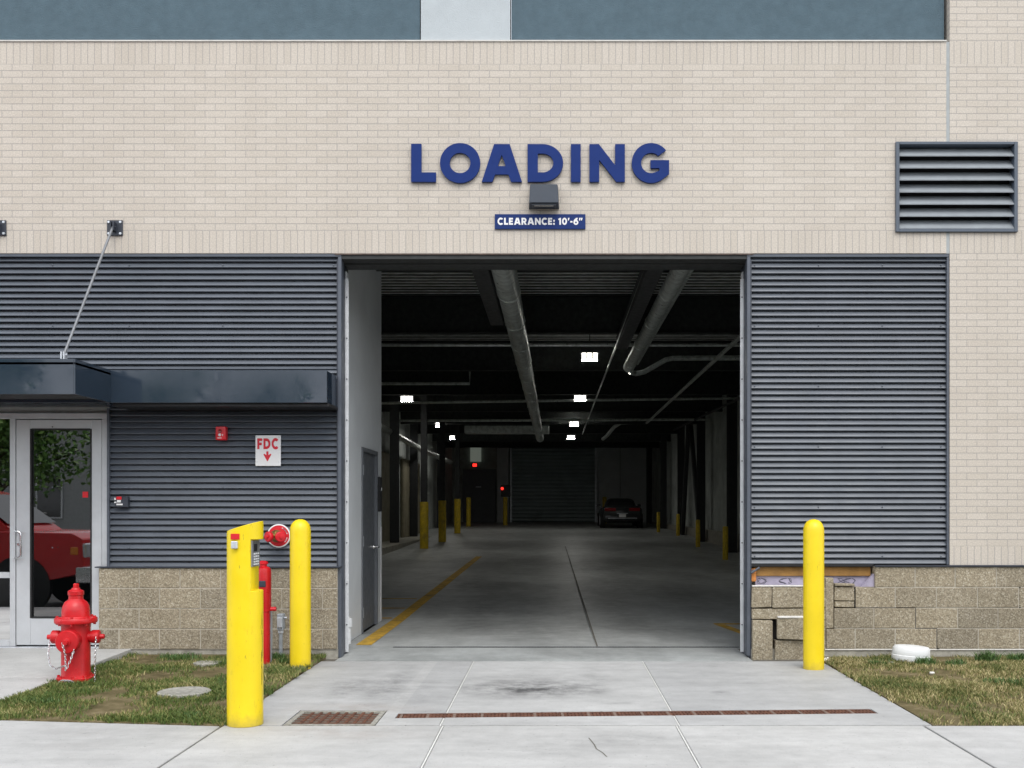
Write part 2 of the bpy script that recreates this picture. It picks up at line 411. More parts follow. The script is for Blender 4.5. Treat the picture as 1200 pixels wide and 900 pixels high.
GL['C'] = (.92, [arc(.515,.5,.515,.53,44,316,32) + arc(.515,.5,.265,.27,312,48,26)])
GL['E'] = (.70, [[(0,0),(0,1),(.66,1),(.66,.76),(.27,.76),(.27,.62),(.61,.62),(.61,.39),(.27,.39),(.27,.24),(.67,.24),(.67,0)]])
GL['F'] = (.66, [[(0,0),(0,1),(.66,1),(.66,.76),(.27,.76),(.27,.60),(.60,.60),(.60,.36),(.27,.36),(.27,0)]])
GL['R'] = (.84, [[(0,0),(0,1),(.45,1)] + arc(.45,.665,.36,.335,88,-60,14) + [(.85,0),(.55,0),(.37,.33),(.27,.33),(.27,0)], [(.27,.55),(.27,.78)] + arc(.43,.665,.115,.115,90,-90,8)])
GL[':'] = (.27, [[(0,0),(.26,0),(.26,.27),(0,.27)], [(0,.45),(.26,.45),(.26,.72),(0,.72)]])
GL['1'] = (.46, [[(.16,0),(.16,.72),(0,.66),(0,.87),(.26,1),(.43,1),(.43,0)]])
GL['0'] = (.82, [arc(.41,.5,.41,.52,0,360,28)[:-1], arc(.41,.5,.155,.27,0,360,24)[:-1]])
GL["'"] = (.26, [[(.03,1),(.27,1),(.15,.62),(0,.62)]])
GL['"'] = (.55, [[(.03,1),(.27,1),(.15,.62),(0,.62)], [(.33,1),(.57,1),(.45,.62),(.30,.62)]])
GL['-'] = (.38, [[(0,.33),(.37,.33),(.37,.55),(0,.55)]])
GL['6'] = (.78, [[(.72,1.0),(.44,1.0)] + arc(.50,.40,.50,.52,118,180,8) + arc(.40,.34,.40,.36,180,360,18) + arc(.40,.34,.40,.36,0,66,8)[1:], arc(.40,.34,.15,.14,0,360,18)[:-1]])
GL[' '] = (.30, [])
def glyph_mesh(name, items, h, depth):
    """items: list of (contours, x offset, x scale) in cap-height units -> mesh standing in the x-z plane, front at y=0, going back to y=depth"""
    cu = bpy.data.curves.new(name, 'CURVE'); cu.dimensions = '2D'; cu.fill_mode = 'BOTH'
    for cs, ox, sx in items:
        for c in cs:
            s = cu.splines.new('POLY'); s.points.add(len(c)-1); s.use_cyclic_u = True
            for p, (x, y) in zip(s.points, c): p.co = ((ox + x*sx)*h, y*h, 0, 1)
    cu.extrude = depth/2
    ob = bpy.data.objects.new(name, cu); COL.objects.link(ob)
    dg = bpy.context.evaluated_depsgraph_get()
    me = bpy.data.meshes.new_from_object(ob.evaluated_get(dg)); me.name = name
    COL.objects.unlink(ob); bpy.data.objects.remove(ob)
    me.transform(Matrix.Rotation(PI/2, 4, 'X')); me.transform(Matrix.Translation((0, depth/2, 0)))
    me.materials.clear()
    return me
def text_mesh(name, s, h, depth, gap=.10, width=None):
    items = []; x = 0
    for ch in s:
        w, cs = GL[ch]; items.append((cs, x, 1.)); x += w + gap
    x -= gap
    f = 1. if width is None else width/(x*h)
    return glyph_mesh(name, [(cs, ox*f, f) for cs, ox, _ in items], h, depth)
def mesh_part(name, me, mat, parent, loc):
    me.materials.append(mat); o = bpy.data.objects.new(name, me); COL.objects.link(o)
    if parent is not None: o.parent = parent; o.location = Vector(loc) - wloc(parent)
    else: o.location = loc
    return o

# ================================================================== SETTING: ground
XW = 14.0
structure('ground', MB().quad((-300,-300,-.20),(300,-300,-.20),(300,300,-.20),(-300,300,-.20)), M['earth'])
structure('road', MB().box(-120,120,-17.5,-5.25,-.19,-.13), M['asphalt'])
structure('kerb', MB().box(-60,60,-5.24,-5.09,-.19,-.004), M['walk'], bevel=.015)
structure('joint_bed', MB().box(-13,13,-5.08,.8,-.19,-.012), M['joint_dark'])
def slab_poly(mb, poly, z0=-.10, z1=0., zf=None):
    n = len(poly)
    top = [(x, y, zf(x,y) if zf else z1) for x, y in poly]; bot = [(x, y, z0) for x, y in poly]
    mb.add(top + bot, [tuple(range(n)), tuple(range(2*n-1, n-1, -1))] + [(i, n+i, n+(i+1)%n, (i+1)%n) for i in range(n)], False)
G_ = .009
def grid_slabs(name, xs, ys, mat, front=None):
    mb = MB()
    for i in range(len(xs)-1):
        for j in range(len(ys)-1):
            slab_poly(mb, [(xs[i]+G_, ys[j]+G_), (xs[i+1]-G_, ys[j]+G_), (xs[i+1]-G_, ys[j+1]-G_), (xs[i]+G_, ys[j+1]-G_)])
    return structure(name, mb, mat, bevel=.004)
Y1 = -3.27                                    # back edge of the sidewalk
grid_slabs('sidewalk', [-2.29,-.77,.84,2.54,4.2,5.9,7.6,9.3,11], [-5.08,Y1], M['sidewalk'])
mb = MB()
xs = [-12.,-10.4,-8.8,-7.2,-5.55,-3.92,-2.29]
for a, b in zip(xs[:-1], xs[1:]):
    ya = Y1 + max(0,(-2.0-a))*.125 - .06; yb = Y1 + max(0,(-2.0-b))*.125 - .06
    if a > -7: slab_poly(mb, [(a+G_,-5.08),(b-G_,-5.08),(b-G_,min(yb,-2.6)),(a+G_,min(ya,-2.6))])
    else: slab_poly(mb, [(a+G_,-5.08),(b-G_,-5.08),(b-G_,-2.66),(a+G_,-2.66)])
structure('sidewalk', mb, M['sidewalk'], bevel=.004)
# apron, split round the two drains
ax = [-2.28,-.79,.86,2.60]
ay = [Y1,-.24,.43]
mb = MB()
SK = .050
DZ0, DZ1 = -3.02, -2.84                        # long drain, y range at x = -1.14; it runs a little skew
def dy(x, y): return y + (x+1.14)*SK
CB = (-1.875,-1.245,-3.245,-2.735)             # square grate
def apron_rect(x0,x1,y0,y1): slab_poly(mb, [(x0,y0),(x1,y0),(x1,y1),(x0,y1)])
apron_rect(-2.28,-1.885,Y1+G_,-.24-G_); apron_rect(-1.885,-1.235,-2.725,-.24-G_); apron_rect(-1.235,-1.14,Y1+G_,-.24-G_)
slab_poly(mb, [(-1.14,Y1+G_),(-.79-G_,Y1+G_),(-.79-G_,dy(-.79-G_,DZ0)),(-1.14,dy(-1.14,DZ0))]); slab_poly(mb, [(-1.14,dy(-1.14,DZ1)),(-.79-G_,dy(-.79-G_,DZ1)),(-.79-G_,-.24-G_),(-1.14,-.24-G_)])
slab_poly(mb, [(-.79+G_,Y1+G_),(.86-G_,Y1+G_),(.86-G_,dy(.86-G_,DZ0)),(-.79+G_,dy(-.79+G_,DZ0))]); slab_poly(mb, [(-.79+G_,dy(-.79+G_,DZ1)),(.86-G_,dy(.86-G_,DZ1)),(.86-G_,-.24-G_),(-.79+G_,-.24-G_)])
slab_poly(mb, [(.86+G_,Y1+G_),(2.36,Y1+G_),(2.36,dy(2.36,DZ0)),(.86+G_,dy(.86+G_,DZ0))]); slab_poly(mb, [(.86+G_,dy(.86+G_,DZ1)),(2.36,dy(2.36,DZ1)),(2.36,-.24-G_),(.86+G_,-.24-G_)]); apron_rect(2.36,2.60,Y1+G_,-.24-G_)
structure('apron', mb, M['apron'])
mb = MB(); slab_poly(mb, [(-2.15,-.24+G_),(1.94,-.24+G_),(1.94,.74),(-2.29,.74),(-2.29,.43),(-2.15,.43)])
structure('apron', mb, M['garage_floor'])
mb = MB()
for x in (-.79,.86): mb.box(x-.005,x+.005,Y1,dy(x,DZ0)-.004,-.011,-.002).box(x-.005,x+.005,dy(x,DZ1)+.004,-.24,-.011,-.002)
for x in (-.77,.84): mb.box(x-.005,x+.005,-5.08,Y1-.001,-.011,-.002)
structure('joint_sealant', mb, M['joint_light'])
mb = MB(); ck = [(690,865),(696,872),(699,878),(706,882),(711,887)]
cg = [Vector((px_*1.5/(py_-595.)-650*1.5/(py_-595.), 1845/(py_-595.)-D0, .0012)) for px_, py_ in ck]
for a, b in zip(cg[:-1], cg[1:]): mb.quad(a+Vector((-.004,0,0)), a+Vector((.005,0,0)), b+Vector((.004,0,0)), b+Vector((-.004,0,0)))
structure('pavement_crack', mb, M['joint_dark'])
def walk_z(x, y): return .10*min(1., max(0., (y+3.0)/2.9))
mb = MB()
for y0, y1 in ((-2.58,-1.52),(-1.51,.25)):
    slab_poly(mb, [(-9,y0),(-4.25,y0),(-4.22,y1),(-9,y1)], zf=lambda x,y: walk_z(x,y))
structure('walkway', mb, M['walk'], bevel=.004)
# garage floor
mb = MB()
ysf = [.74+.09, 3.5, 10, 20, 30, 40, 46.9]
mb.box(-2.29,2.35,.74,.771,-.10,-.001)
for a, b in zip(ysf[:-1], ysf[1:]):
    x0 = -2.29 if a < 3.0 else -5.6
    mb.quad((x0,a,floor_z(a)),(5.4,a,floor_z(a)),(5.4,b,floor_z(b)),(x0,b,floor_z(b)))
mb.quad((-5.6,3.45,-.002),(-2.28,3.45,-.002),(-2.28,3.6,-.001),(-5.6,3.6,-.001))
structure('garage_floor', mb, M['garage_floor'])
mb = MB()
def fl(x, y, dz=.004): return (x, y, floor_z(y)+dz)
mb.quad(fl(.452,.84),fl(.468,.84),fl(.335,22,.004),fl(.32,22,.004))
structure('floor_joint', mb, M['joint_dark'])
mb = MB()
mb.quad(fl(-2.17,.95),fl(-2.0,.95),fl(-2.0,3.5),fl(-2.17,3.5)); mb.quad(fl(-2.17,3.5),fl(-2.0,3.5),fl(-1.90,17),fl(-2.06,17))
for y in (3.65,4.85,6.2): mb.quad(fl(-5.0,y),fl(-2.2,y),fl(-2.2,y+.12),fl(-5.0,y+.12))
for q in (((2.05,2.95),(2.45,2.95),(2.45,3.1),(2.05,3.1)), ((2.05,2.93),(2.18,2.93),(2.5,1.0),(2.36,1.0))): mb.quad(*[fl(*p) for p in q])
structure('floor_marking', mb, M['road_yellow'])

# ================================================================== BUILDING
B = thing('loading_dock_building', 'cream brick building with charcoal corrugated panels around a tall open loading bay', 'building')
def part(name, mb, mat, parent=None, **k): return build(name, mb, mat, parent or B, **k)
ZT, ZB = fz(49), fz(297)                       # brick band
ZS0, ZS1 = fz(75), fz(270)
XP = fx(1109)
LX0, LX1, LZ0, LZ1 = fx(1049)+.01, fx(1191.5)-.01, ZS1+.0005, fz(167)-.01
part('brick_wall', MB().box(-XW,LX0,0,.3,ZS1,ZS0).box(LX0,XP,0,.3,LZ1,ZS0), M['brick'])
part('soldier_course', MB().box(-XW,XP,0,.3,ZB,ZS1), M['soldier'])
part('soldier_course', MB().box(-XW,XP,0,.3,ZS0,ZT), M['soldier_top'])
XQ = fx(1113)
part('brick_pier', MB().box(XQ,XW,0,.3,fz(640),ZB).box(LX1,XW,0,.3,ZS1,ZS0).box(XQ,LX1,0,.3,LZ1,ZS0).box(XQ,XW,0,.3,ZT,9.6), M['pier_brick'])
part('soldier_course', MB().box(XQ,XW,0,.3,ZB,ZS1), M['soldier'])
part('soldier_course', MB().box(XQ,XW,0,.3,ZS0,ZT), M['soldier_top'])
part('soldier_course', MB().box(XQ,XW,0,.3,fz(662),fz(640)), M['soldier_low'])
each('control_joint', [MB().box(XP,XQ,.004,.28,ZB,ZS1), MB().box(XP,XQ,.004,.28,LZ1,ZT)], M['caulk'], B)
part('ledge_cap', MB().box(-XW,XP-.002,-.012,.062,ZT+.001,ZT+.014), simple('pale_ledge_sealant', (.60,.585,.55), .8))
zt = 9.6
part('stucco_panel', MB().box(-XW,fx(491),.065,.3,ZT,zt), M['stucco_dark'])
part('stucco_panel', MB().box(fx(491)+.012,fx(599)-.012,.055,.3,ZT,zt), M['stucco_light'])
part('stucco_panel', MB().box(fx(599),XP,.065,.3,ZT,zt), M['stucco_dark'])
part('parapet_cap', MB().box(-XW,XW,-.05,.4,zt,zt+.1), M['trim'], bevel=.01)
# corrugated cladding
def corrugated(mb, x0, x1, z0, z1, y, amp=.023, per=.0607):
    prof = [(0,0),(.10,.12),(.26,.42),(.44,.76),(.57,.95),(.64,1.),(.69,.93),(.72,.5),(.74,-.1),(.775,-1.3),(.94,-1.3),(.975,-.2)]
    pts = []; z = z1
    while z > z0 + 1e-4:
        for tt, a in prof:
            q = z - tt*per
            if q > z0: pts.append((q, y - a*amp))
        z -= per
    pts.append((z0, y))
    n = len(pts)
    vs = [(x0, b, a) for a, b in pts] + [(x1, b, a) for a, b in pts]
    mb.add(vs, [(i, i+1, n+i+1, n+i) for i in range(n-1)], True)
    return mb
XJ0, XJ1 = -2.15, 1.94
XD = fx(126)
mb = MB(); corrugated(mb, -XW, fx(396.5), fz(432), ZB-.03, .05); corrugated(mb, XD+.01, fx(396.5), fz(665), fz(432)-.001, .05)
part('corrugated_panel', mb, M['corr'], ang=75)
part('corrugated_panel', corrugated(MB(), fx(879.5), fx(1110), fz(662), ZB-.03, .05), M['corr'], ang=75)
mb = MB(); mb.box(-XW,fx(400),.004,.09,ZB-.032,ZB-.003); mb.box(fx(396),fx(400),.0,.12,.0,ZB-.033); mb.box(XD-.012,XD+.012,.01,.09,fz(668),fz(478))
part('panel_trim', mb, M['trim'], bevel=.003)
mb = MB(); mb.box(fx(875.5),fx(1112.5),.004,.09,ZB-.034,ZB-.005); mb.box(fx(875.5),fx(879.5),.0,.12,.02,ZB-.035); mb.box(fx(1110),fx(1112.5),.006,.09,fz(662),ZB-.036)
part('panel_trim', mb, M['trim'], bevel=.003)
for xs_, zs_ in (((690-650-640, 0),),) and [((60,260,390),(310,381,452,500,571,642)), ((150,),(310,381,500,571,642)), ((885,960,1035,1104),(310,381,452,523,594,652))]:
    for a in xs_:
        for b in zs_: part('cladding_screw', MB().lathe([(.008,0),(.007,.005),(.003,.007)],7,(fx(a),.029,fz(b)),(0,-1,0)), M['corr'])
# backing behind the cladding, keeps daylight out of the bay
part('backing_wall', MB().box(-XW,-6.6,.115,.40,-.1,ZB).box(-6.6,XD-.02,.115,.40,fz(484)+.01,ZB).box(XD-.02,XJ0-.01,.115,.43,-.1,ZB), M['inner_block'])
part('backing_wall', MB().box(XJ1+.01,XW,.135,.43,-.1,ZB), M['inner_block'])
# dock opening
part('door_header', MB().box(XJ0,XJ1,.012,.20,ZB-.055,ZB-.002).box(XJ0,XJ1,.20,.43,3.975,ZB-.002), M['soffit'], bevel=.004)
part('lintel_lip', MB().box(XJ0-.05,XJ1+.05,-.006,.010,ZB-.012,ZB-.0015), M['rust_lip'])
for s, x in ((1, XJ0), (-1, XJ1)):
    j = part('door_jamb', MB().box(min(x,x-s*.03),max(x,x-s*.03),.122,.43,.0,3.98).box(min(x-s*.002,x-s*.03),max(x-s*.002,x-s*.03),.001,.121,.0,3.98), M['navy'])
    part('guide_rail', MB().box(min(x,x+s*.035),max(x,x+s*.035),.27,.278,.02,3.85).box(min(x+s*.001,x+s*.009),max(x+s*.001,x+s*.009),.279,.40,.02,3.93), M['pale_steel'], j, bevel=.002)
    each('rail_bolt', [MB().lathe([(.007,0),(.006,.006)], 8, (x+s*.018,.269,.3+k*.42), (0,-1,0)) for k in range(9)], M['navy'], j)
# masonry base
BH = .2032; BL = .4064
def block(mb, x0, x1, z0, z1, y=-.035, depth=.14, gap=.0045, j=.0025):
    dy = random.uniform(-j, j)
    mb.box(x0+gap, x1-gap, y+dy, y+depth, z0+gap, z1-gap)
mb = MB(); zl = [.900,.697,.494,.291,.088]; x0l, x1l = fx(117), fx(396.5)
for r in range(4):
    x = x0l - (.2032 if r % 2 else 0.)
    while x < x1l - .02:
        a, b = max(x, x0l), min(x+BL, x1l)
        if b-a > .02: block(mb, a, b, zl[r+1], zl[r])
        x += BL
bb = part('block_base', mb, M['block'], bevel=.004)
part('mortar_bed', MB().box(x0l+.004,x1l-.004,-.031,.10,.088,.896), M['mortar'], bb)
part('footing', MB().box(x0l,x1l,-.02,.098,-.1,.087), M['footing'])
part('sill_flashing', MB().box(x0l-.03,fx(400),-.055,.049,.901,.913), M['navy'], bevel=.002)
mb = MB(); zr = [.911,.706,.501,.296,.091]
rows = {0: [1024,1071,1118,1166,1213,1261], 1: [1001,1048,1096,1144,1192,1240], 2: [976,1023,1071.5,1121,1168,1216,1264], 3: [967,1001,1048,1096.5,1145,1193,1241]}
for r, xx in rows.items():
    xx = list(xx)
    while xx[-1] < 650 + XW*K: xx.append(xx[-1] + 47.6)
    for a, b in zip(xx[:-1], xx[1:]): block(mb, fx(a), fx(b), zr[r+1], zr[r])
bb2 = part('block_base', mb, M['block'], bevel=.004)
mb = MB(); mb.box(fx(1025),XW,-.031,.12,.091,.909).box(fx(1002),fx(1026),-.031,.1,.091,.702).box(fx(977),fx(1001.9),-.031,.1,.091,.496)
part('mortar_bed', mb, M['mortar'], bb2)
part('footing', MB().box(fx(880),XW,-.018,.13,-.1,.088), M['footing'])
part('mortar_ledge', MB().box(fx(966),XW,-.032,-.019,.078,.092), M['plaster_dust'], bevel=.003)
part('sill_flashing', MB().box(fx(1024),XW,-.055,.001,.912,.926), M['navy'], bevel=.002)
# broken end of the base: shifted blocks, exposed foam and timber
def loose(a, b, ya, yb, y=-.035, rot=0., lean=0., depth=.12, lab=None):
    m_ = MB(); cx, cz = fx((a+b)/2), fz((ya+yb)/2)
    w, h = (b-a)/K/2, (yb-ya)/K/2
    m_.box(-w+.003, w-.003, -.0, depth, -h+.003, h-.003)
    m_.v = [tuple(c+random.uniform(-.0045,.0045) for c in p) for p in m_.v]
    m_.xf(Matrix.Translation((cx, y, cz)) @ Matrix.Rotation(math.radians(rot),4,'Y') @ Matrix.Rotation(math.radians(lean),4,'Z'))
    o = part('loose_block', m_, M['block'], bb2, bevel=.006)
    if lab: o['label'] = lab
    return o
loose(880,904,687.5,712); loose(904,967,687.5,712); loose(880,967,712.5,726,-.030)
loose(880,904.3,726,775.5,-.055,.4,lab='upright block shifted out at the corner')
loose(908.5,944,722.5,748.5,-.085,2.0,-5,.1,'cracked block pushed out of the wall')
loose(907,944,749.5,774.5,-.045,.3,2); loose(944.5,967,727,761,-.03)
loose(966,976,676.5,736.5,-.042,-.3); loose(976.6,1000.8,686.8,703.6,-.034,1.2); loose(977,1000.5,683,687,-.06,2.,0,.1); loose(976.6,1000.8,704,711.4,-.031,.5)
loose(1000.5,1026,687.6,688.6,-.02)
each('mortar_crumbs', [MB().box(fx(881),fx(943),-.03,.08,.712,.722), MB().box(fx(910),fx(943),-.09,.0,fz(723.4),fz(721.3))], M['plaster_dust'], bb2, bevel=.004)
part('cavity', MB().box(fx(880),fx(1025),.088,.112,.05,.69), simple('dark_cavity', (.05,.045,.04), .95, var=.4), bb2)  # dark brown sheet closing the hole behind the shifted blocks
for q, x in enumerate((891, 897, 919, 928, 988, 995, 1003)):
    zc = fz(681.5); w_ = .02 + .012*(q % 3)
    part('pen_scribble', MB().tube([(fx(x)+w_*math.sin(j*1.9+q), .0835, zc+.028*math.cos(j*.9+q*1.7)) for j in range(8)], .0022, 4), M['navy'], bb2)
fb = part('foam_board', MB().box(fx(887),fx(1024),.085,.112,.70,.812), M['foam'], bb2)
part('timber_blocking', MB().box(fx(884),fx(1022.5),.06,.12,fz(675.5),fz(664.5)), M['wood'], bb2, bevel=.004)
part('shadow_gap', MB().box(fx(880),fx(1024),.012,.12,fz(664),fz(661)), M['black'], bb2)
part('foam_wedge', MB().prism([(fx(1010),fz(688)),(fx(1025),fz(688)),(fx(1025),fz(672))],'y',.0,.08), M['foam'], bb2)
part('sealant', MB().box(fx(877.5),fx(887),.03,.12,fz(682),fz(666)).box(fx(876.5),fx(879.5),.02,.1,fz(712),fz(690)), M['orange'], bb2, bevel=.01)
mb = MB()
mb.tube([(fx(885),.05,fz(667)),(fx(881),.0,fz(671)),(fx(890),-.01,fz(665))], .012, 6)
part('torn_flashing', mb, M['trim'], bb2)
for (a, b) in (((1001,712),(1000.5,688)), ((1000,712),(1071.5,712)), ((1071.5,712),(1071.5,736)), ((1071.5,736),(1096.5,736)), ((1096.5,736),(1096.5,756)), ((1096.5,756),(1099,760)), ((1193,688),(1194,712))):
    xa, xb = sorted((fx(a[0]), fx(b[0]))); za, zb = sorted((fz(a[1]), fz(b[1])))
    part('crack', MB().box(xa-.0026, xb+.0026, -.0325, -.029, za-.0026, zb+.0026), M['pit'], bb2)

# entrance door (aluminium storefront)
ED = part('entrance_door', MB().box(fx(8),fx(14.5),.055,.155,.105,fz(490)).box(fx(116.5),fx(123),.055,.155,.105,fz(490)).box(-6.6,fx(123),.055,.155,fz(490)+.0,fz(484)+.004).box(-6.6,fx(8)-.001,.055,.155,.105,.17).box(-6.6,-6.55,.055,.155,.17,fz(490)-.001).box(-6.55,fx(8)-.001,.06,.15,fz(678),fz(671)), M['alu'], bevel=.004)
mb = MB(); x0, x1, z0, z1 = fx(15.2), fx(116), .118, fz(491.2); g0, g1, h0, h1 = fx(32), fx(104), fz(725), fz(502)
mb.box(x0,g0,.062,.112,z0,z1).box(g1,x1,.062,.112,z0,z1).box(g0+.0005,g1-.0005,.062,.112,h1,z1).box(g0+.0005,g1-.0005,.062,.112,z0,h0)
part('door_leaf', mb, M['alu'], ED, bevel=.003)
mb = MB()
for q in ((g0-.004,g0+.012,h0,h1),(g1-.012,g1+.004,h0,h1),(g0+.012,g1-.012,h0-.004,h0+.012),(g0+.012,g1-.012,h1-.012,h1+.004)): mb.box(q[0],q[1],.059,.08,q[2],q[3])
mb.box(x0-.006,x0-.001,.07,.1,z0,z1).box(x1+.001,x1+.005,.07,.1,z0,z1)
part('gasket', mb, M['gasket'], ED)
part('glass_pane', MB().quad((g0+.01,.085,h0+.01),(g1-.01,.085,h0+.01),(g1-.01,.085,h1-.01),(g0+.01,.085,h1-.01)), M['glass'], ED)
mb = MB(); sxa, sxb = -6.55, fx(8)-.001
mb.quad((sxa,.09,.17),(sxb,.09,.17),(sxb,.09,fz(678)),(sxa,.09,fz(678))).quad((sxa,.09,fz(671)),(sxb,.09,fz(671)),(sxb,.09,fz(490)),(sxa,.09,fz(490)))
part('sidelight_glass', mb, M['glass'], ED)
hx = fx(23)
mb = MB().tube([(hx-.05,.06,fz(622.5)),(hx-.05,.015,fz(622.5)),(hx-.02,.0,fz(622.5)),(hx+.008,.0,fz(624.5)),(hx+.012,.0,fz(628)),(hx+.012,.0,fz(648)),(hx+.008,.0,fz(652)),(hx-.02,.0,fz(654)),(hx-.05,.015,fz(654)),(hx-.05,.06,fz(654))], .011, 10)
part('pull_handle', mb, M['chrome'], ED)
part('lock_cylinder', MB().lathe([(.016,0),(.014,.012)],16,(fx(18.5),.062,fz(638)),(0,-1,0)), M['chrome'], ED)
part('exit_sticker', MB().box(fx(92.5),fx(99),.0815,.0835,fz(583),fz(576)), M['red_glow'] if False else M['red_plain'], ED)
part('threshold', MB().box(-6.6,fx(123),.02,.16,.09,.104), M['galv'], ED, bevel=.004)
# lobby behind the glass
part('lobby_wall', MB().box(-7.2,-6.9,.4,3.3,0,3).box(-7.2,-2.45,3.30,3.42,0,5.2).box(-7.2,-4.3,2.2,2.3,.02,3.), M['service_door'])
part('lobby_ceiling', MB().box(-7.2,-2.45,.40,3.3,3.0,3.1), M['drywall'])
part('lobby_floor', MB().box(-6.9,-2.45,.15,3.3,.0,.098), M['service_door'])
# partition with the service door
PX = -2.29
part('partition_wall', MB().box(PX-.15,PX,.432,1.935,.004,5.2).box(PX-.15,PX,1.935,3.0,2.22,5.2).box(PX-.15,PX,3.0,3.37,.004,5.2), M['drywall'])
part('corner_guard', MB().box(PX+.001,PX+.006,3.30,3.376,.01,1.25).box(PX-.15,PX+.0,3.371,3.376,.01,1.25), M['white'])
SD = part('service_door', MB().box(PX-.06,PX-.02,1.98,2.95,.012,2.17), M['service_door'], bevel=.003)
part('door_frame', MB().box(PX-.10,PX+.018,1.935,1.98,.004,2.22).box(PX-.10,PX+.018,2.95,3.0,.004,2.22).box(PX-.10,PX+.018,1.98,2.95,2.17,2.22), M['service_door'], SD, bevel=.003)
each('hinge', [MB().box(PX-.02,PX+.02,1.975,1.995,z-.06,z+.06) for z in (.25,1.1,1.95)], M['galv'], SD)
part('lever_handle', MB().lathe([(.03,0),(.028,.012)],16,(PX-.02,2.88,1.0),(1,0,0)).tube([(PX-.01,2.88,1.0),(PX+.04,2.88,1.0),(PX+.05,2.87,1.0),(PX+.05,2.77,.995)],.011,8), M['chrome'], SD)
# garage shell
H = 5.2
part('garage_wall', MB().box(-5.75,-5.6,3.42,46.9,-.1,H+.2), M['inner_block'])
for a, b in ((14.0,19.5),(21.2,26.0),(27.5,32.)):
    part('wall_panel', MB().box(-5.6,-5.45,a,b,floor_z(a),3.3), M['tan_panel'], bevel=.05)
part('garage_wall', MB().box(5.3,5.45,.43,46.9,-.1,H+.2), M['inner_block'])
part('garage_wall', MB().box(-5.75,5.45,46.9,47.1,-.1,H+.2), M['inner_block'])
part('base_kerb', MB().box(-5.6,-4.6,4.0,30,.0,.42), M['footing'])
part('base_kerb', MB().box(5.15,5.3,.5,46.8,.0,.75), M['footing'])
def deck_mesh():
    mb = MB(); pts = []; y = .3; p = .22
    while y < 47.0:
        pts += [(y,0),(y+.115,0),(y+.12,.075),(y+.215,.075)]; y += p
    n = len(pts); vs = [(-5.75,a,H+b) for a,b in pts] + [(5.45,a,H+b) for a,b in pts]
    mb.add(vs, [(i,i+1,n+i+1,n+i) for i in range(n-1)], False); return mb
M['deck_web'] = simple('shadowed_deck_web', (.05,.052,.05), .8)  # dark copy of the deck colour, painting shade between the ribs
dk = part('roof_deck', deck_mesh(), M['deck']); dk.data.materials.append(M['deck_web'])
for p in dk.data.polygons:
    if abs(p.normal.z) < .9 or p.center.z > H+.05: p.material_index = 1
part('roof_slab', MB().box(-XW,XW,.31,47.1,H+.20,H+.4).box(-XW,XW,.31,.5,ZB,H+.19), M['footing'])
for y in (2.9,7.85,12.8,17.75,22.7,27.65,32.6,37.55,42.5):
    part('roof_beam', MB().box(-5.6,5.3,y-.1,y+.1,4.54,4.56).box(-5.6,5.3,y-.012,y+.012,4.56,H-.03).box(-5.6,5.3,y-.1,y+.1,H-.03,H-.01), M['beam'])
# back wall: shutter, piers, doorway
def hcol(x, y, w=.22, top=H-.02):
    z = floor_z(y)
    return MB().box(x-w/2,x+w/2,y-w/2,y-w/2+.025,z,top).box(x-w/2,x+w/2,y+w/2-.025,y+w/2,z,top).box(x-.015,x+.015,y-w/2+.026,y+w/2-.026,z,top)
zf_ = floor_z(46.5)
mb = MB(); n = 21; pts = []
for i in range(n):
    z0 = zf_ + .02 + i*(4.25/n); hgt = 4.25/n
    pts += [(z0, 46.63), (z0+.2*hgt, 46.575), (z0+.55*hgt, 46.555), (z0+.85*hgt, 46.575), (z0+hgt*.98, 46.63)]
m_ = len(pts); mb.add([(-2.32,b,a) for a,b in pts] + [(2.18,b,a) for a,b in pts], [(i,i+1,m_+i+1,m_+i) for i in range(m_-1)], True)
RD = part('rolling_door', mb, M['shutter'], ang=75)
part('coil_housing', MB().box(-2.45,2.3,46.25,46.85,4.95,H-.01), M['column'], RD, bevel=.03)
each('guide_rail', [MB().box(-2.42,-2.33,46.45,46.7,zf_,4.95), MB().box(2.19,2.28,46.45,46.7,zf_,4.95)], M['galv'], RD)
part('back_pier', MB().box(-3.12,-2.5,46.3,46.9,zf_-.05,H-.02), M['drywall'])
part('back_panel', MB().box(2.3,3.55,46.7,46.9,zf_-.05,H-.05).box(3.60,5.29,46.7,46.9,zf_-.05,H-.05), M['drywall'])
BD = part('back_door', MB().box(-5.0,-3.2,46.7,46.89,zf_,3.6), M['service_door'], bevel=.01)
part('push_bar', MB().box(-4.3,-4.0,46.66,46.69,zf_+1.9,zf_+1.95), M['galv'], BD)
part('transom_window', MB().box(-4.60,-4.02,46.72,46.89,4.02,4.78), M['dim_glow'])
cols = [(-4.96,22.0,0), (-3.88,20.7,1), (-3.78,24.8,1), (-3.92,31.8,1), (4.95,18.8,0), (4.95,25.,0), (4.95,30.6,0), (4.95,37.2,0), (4.95,44.5,0), (-5.3,29.,0), (-5.3,38.,0)]
for x, y, g in cols:
    c = part('steel_column', hcol(x, y, .18 if g else .26), M['column'])
    if g: part('column_guard', MB().lathe([(.13,0),(.13,1.36),(.125,1.39)],16,(x,y,floor_z(y))), M['yellow_dull'], c)
mb = MB(); mb.tube([(4.98,25.3,.3),(4.98,28.2,4.9)],.09,8)
part('diagonal_brace', mb, M['column'])
part('diagonal_brace', MB().tube([(4.98,30.4,.4),(4.98,28.4,4.9)],.09,8), M['column'])

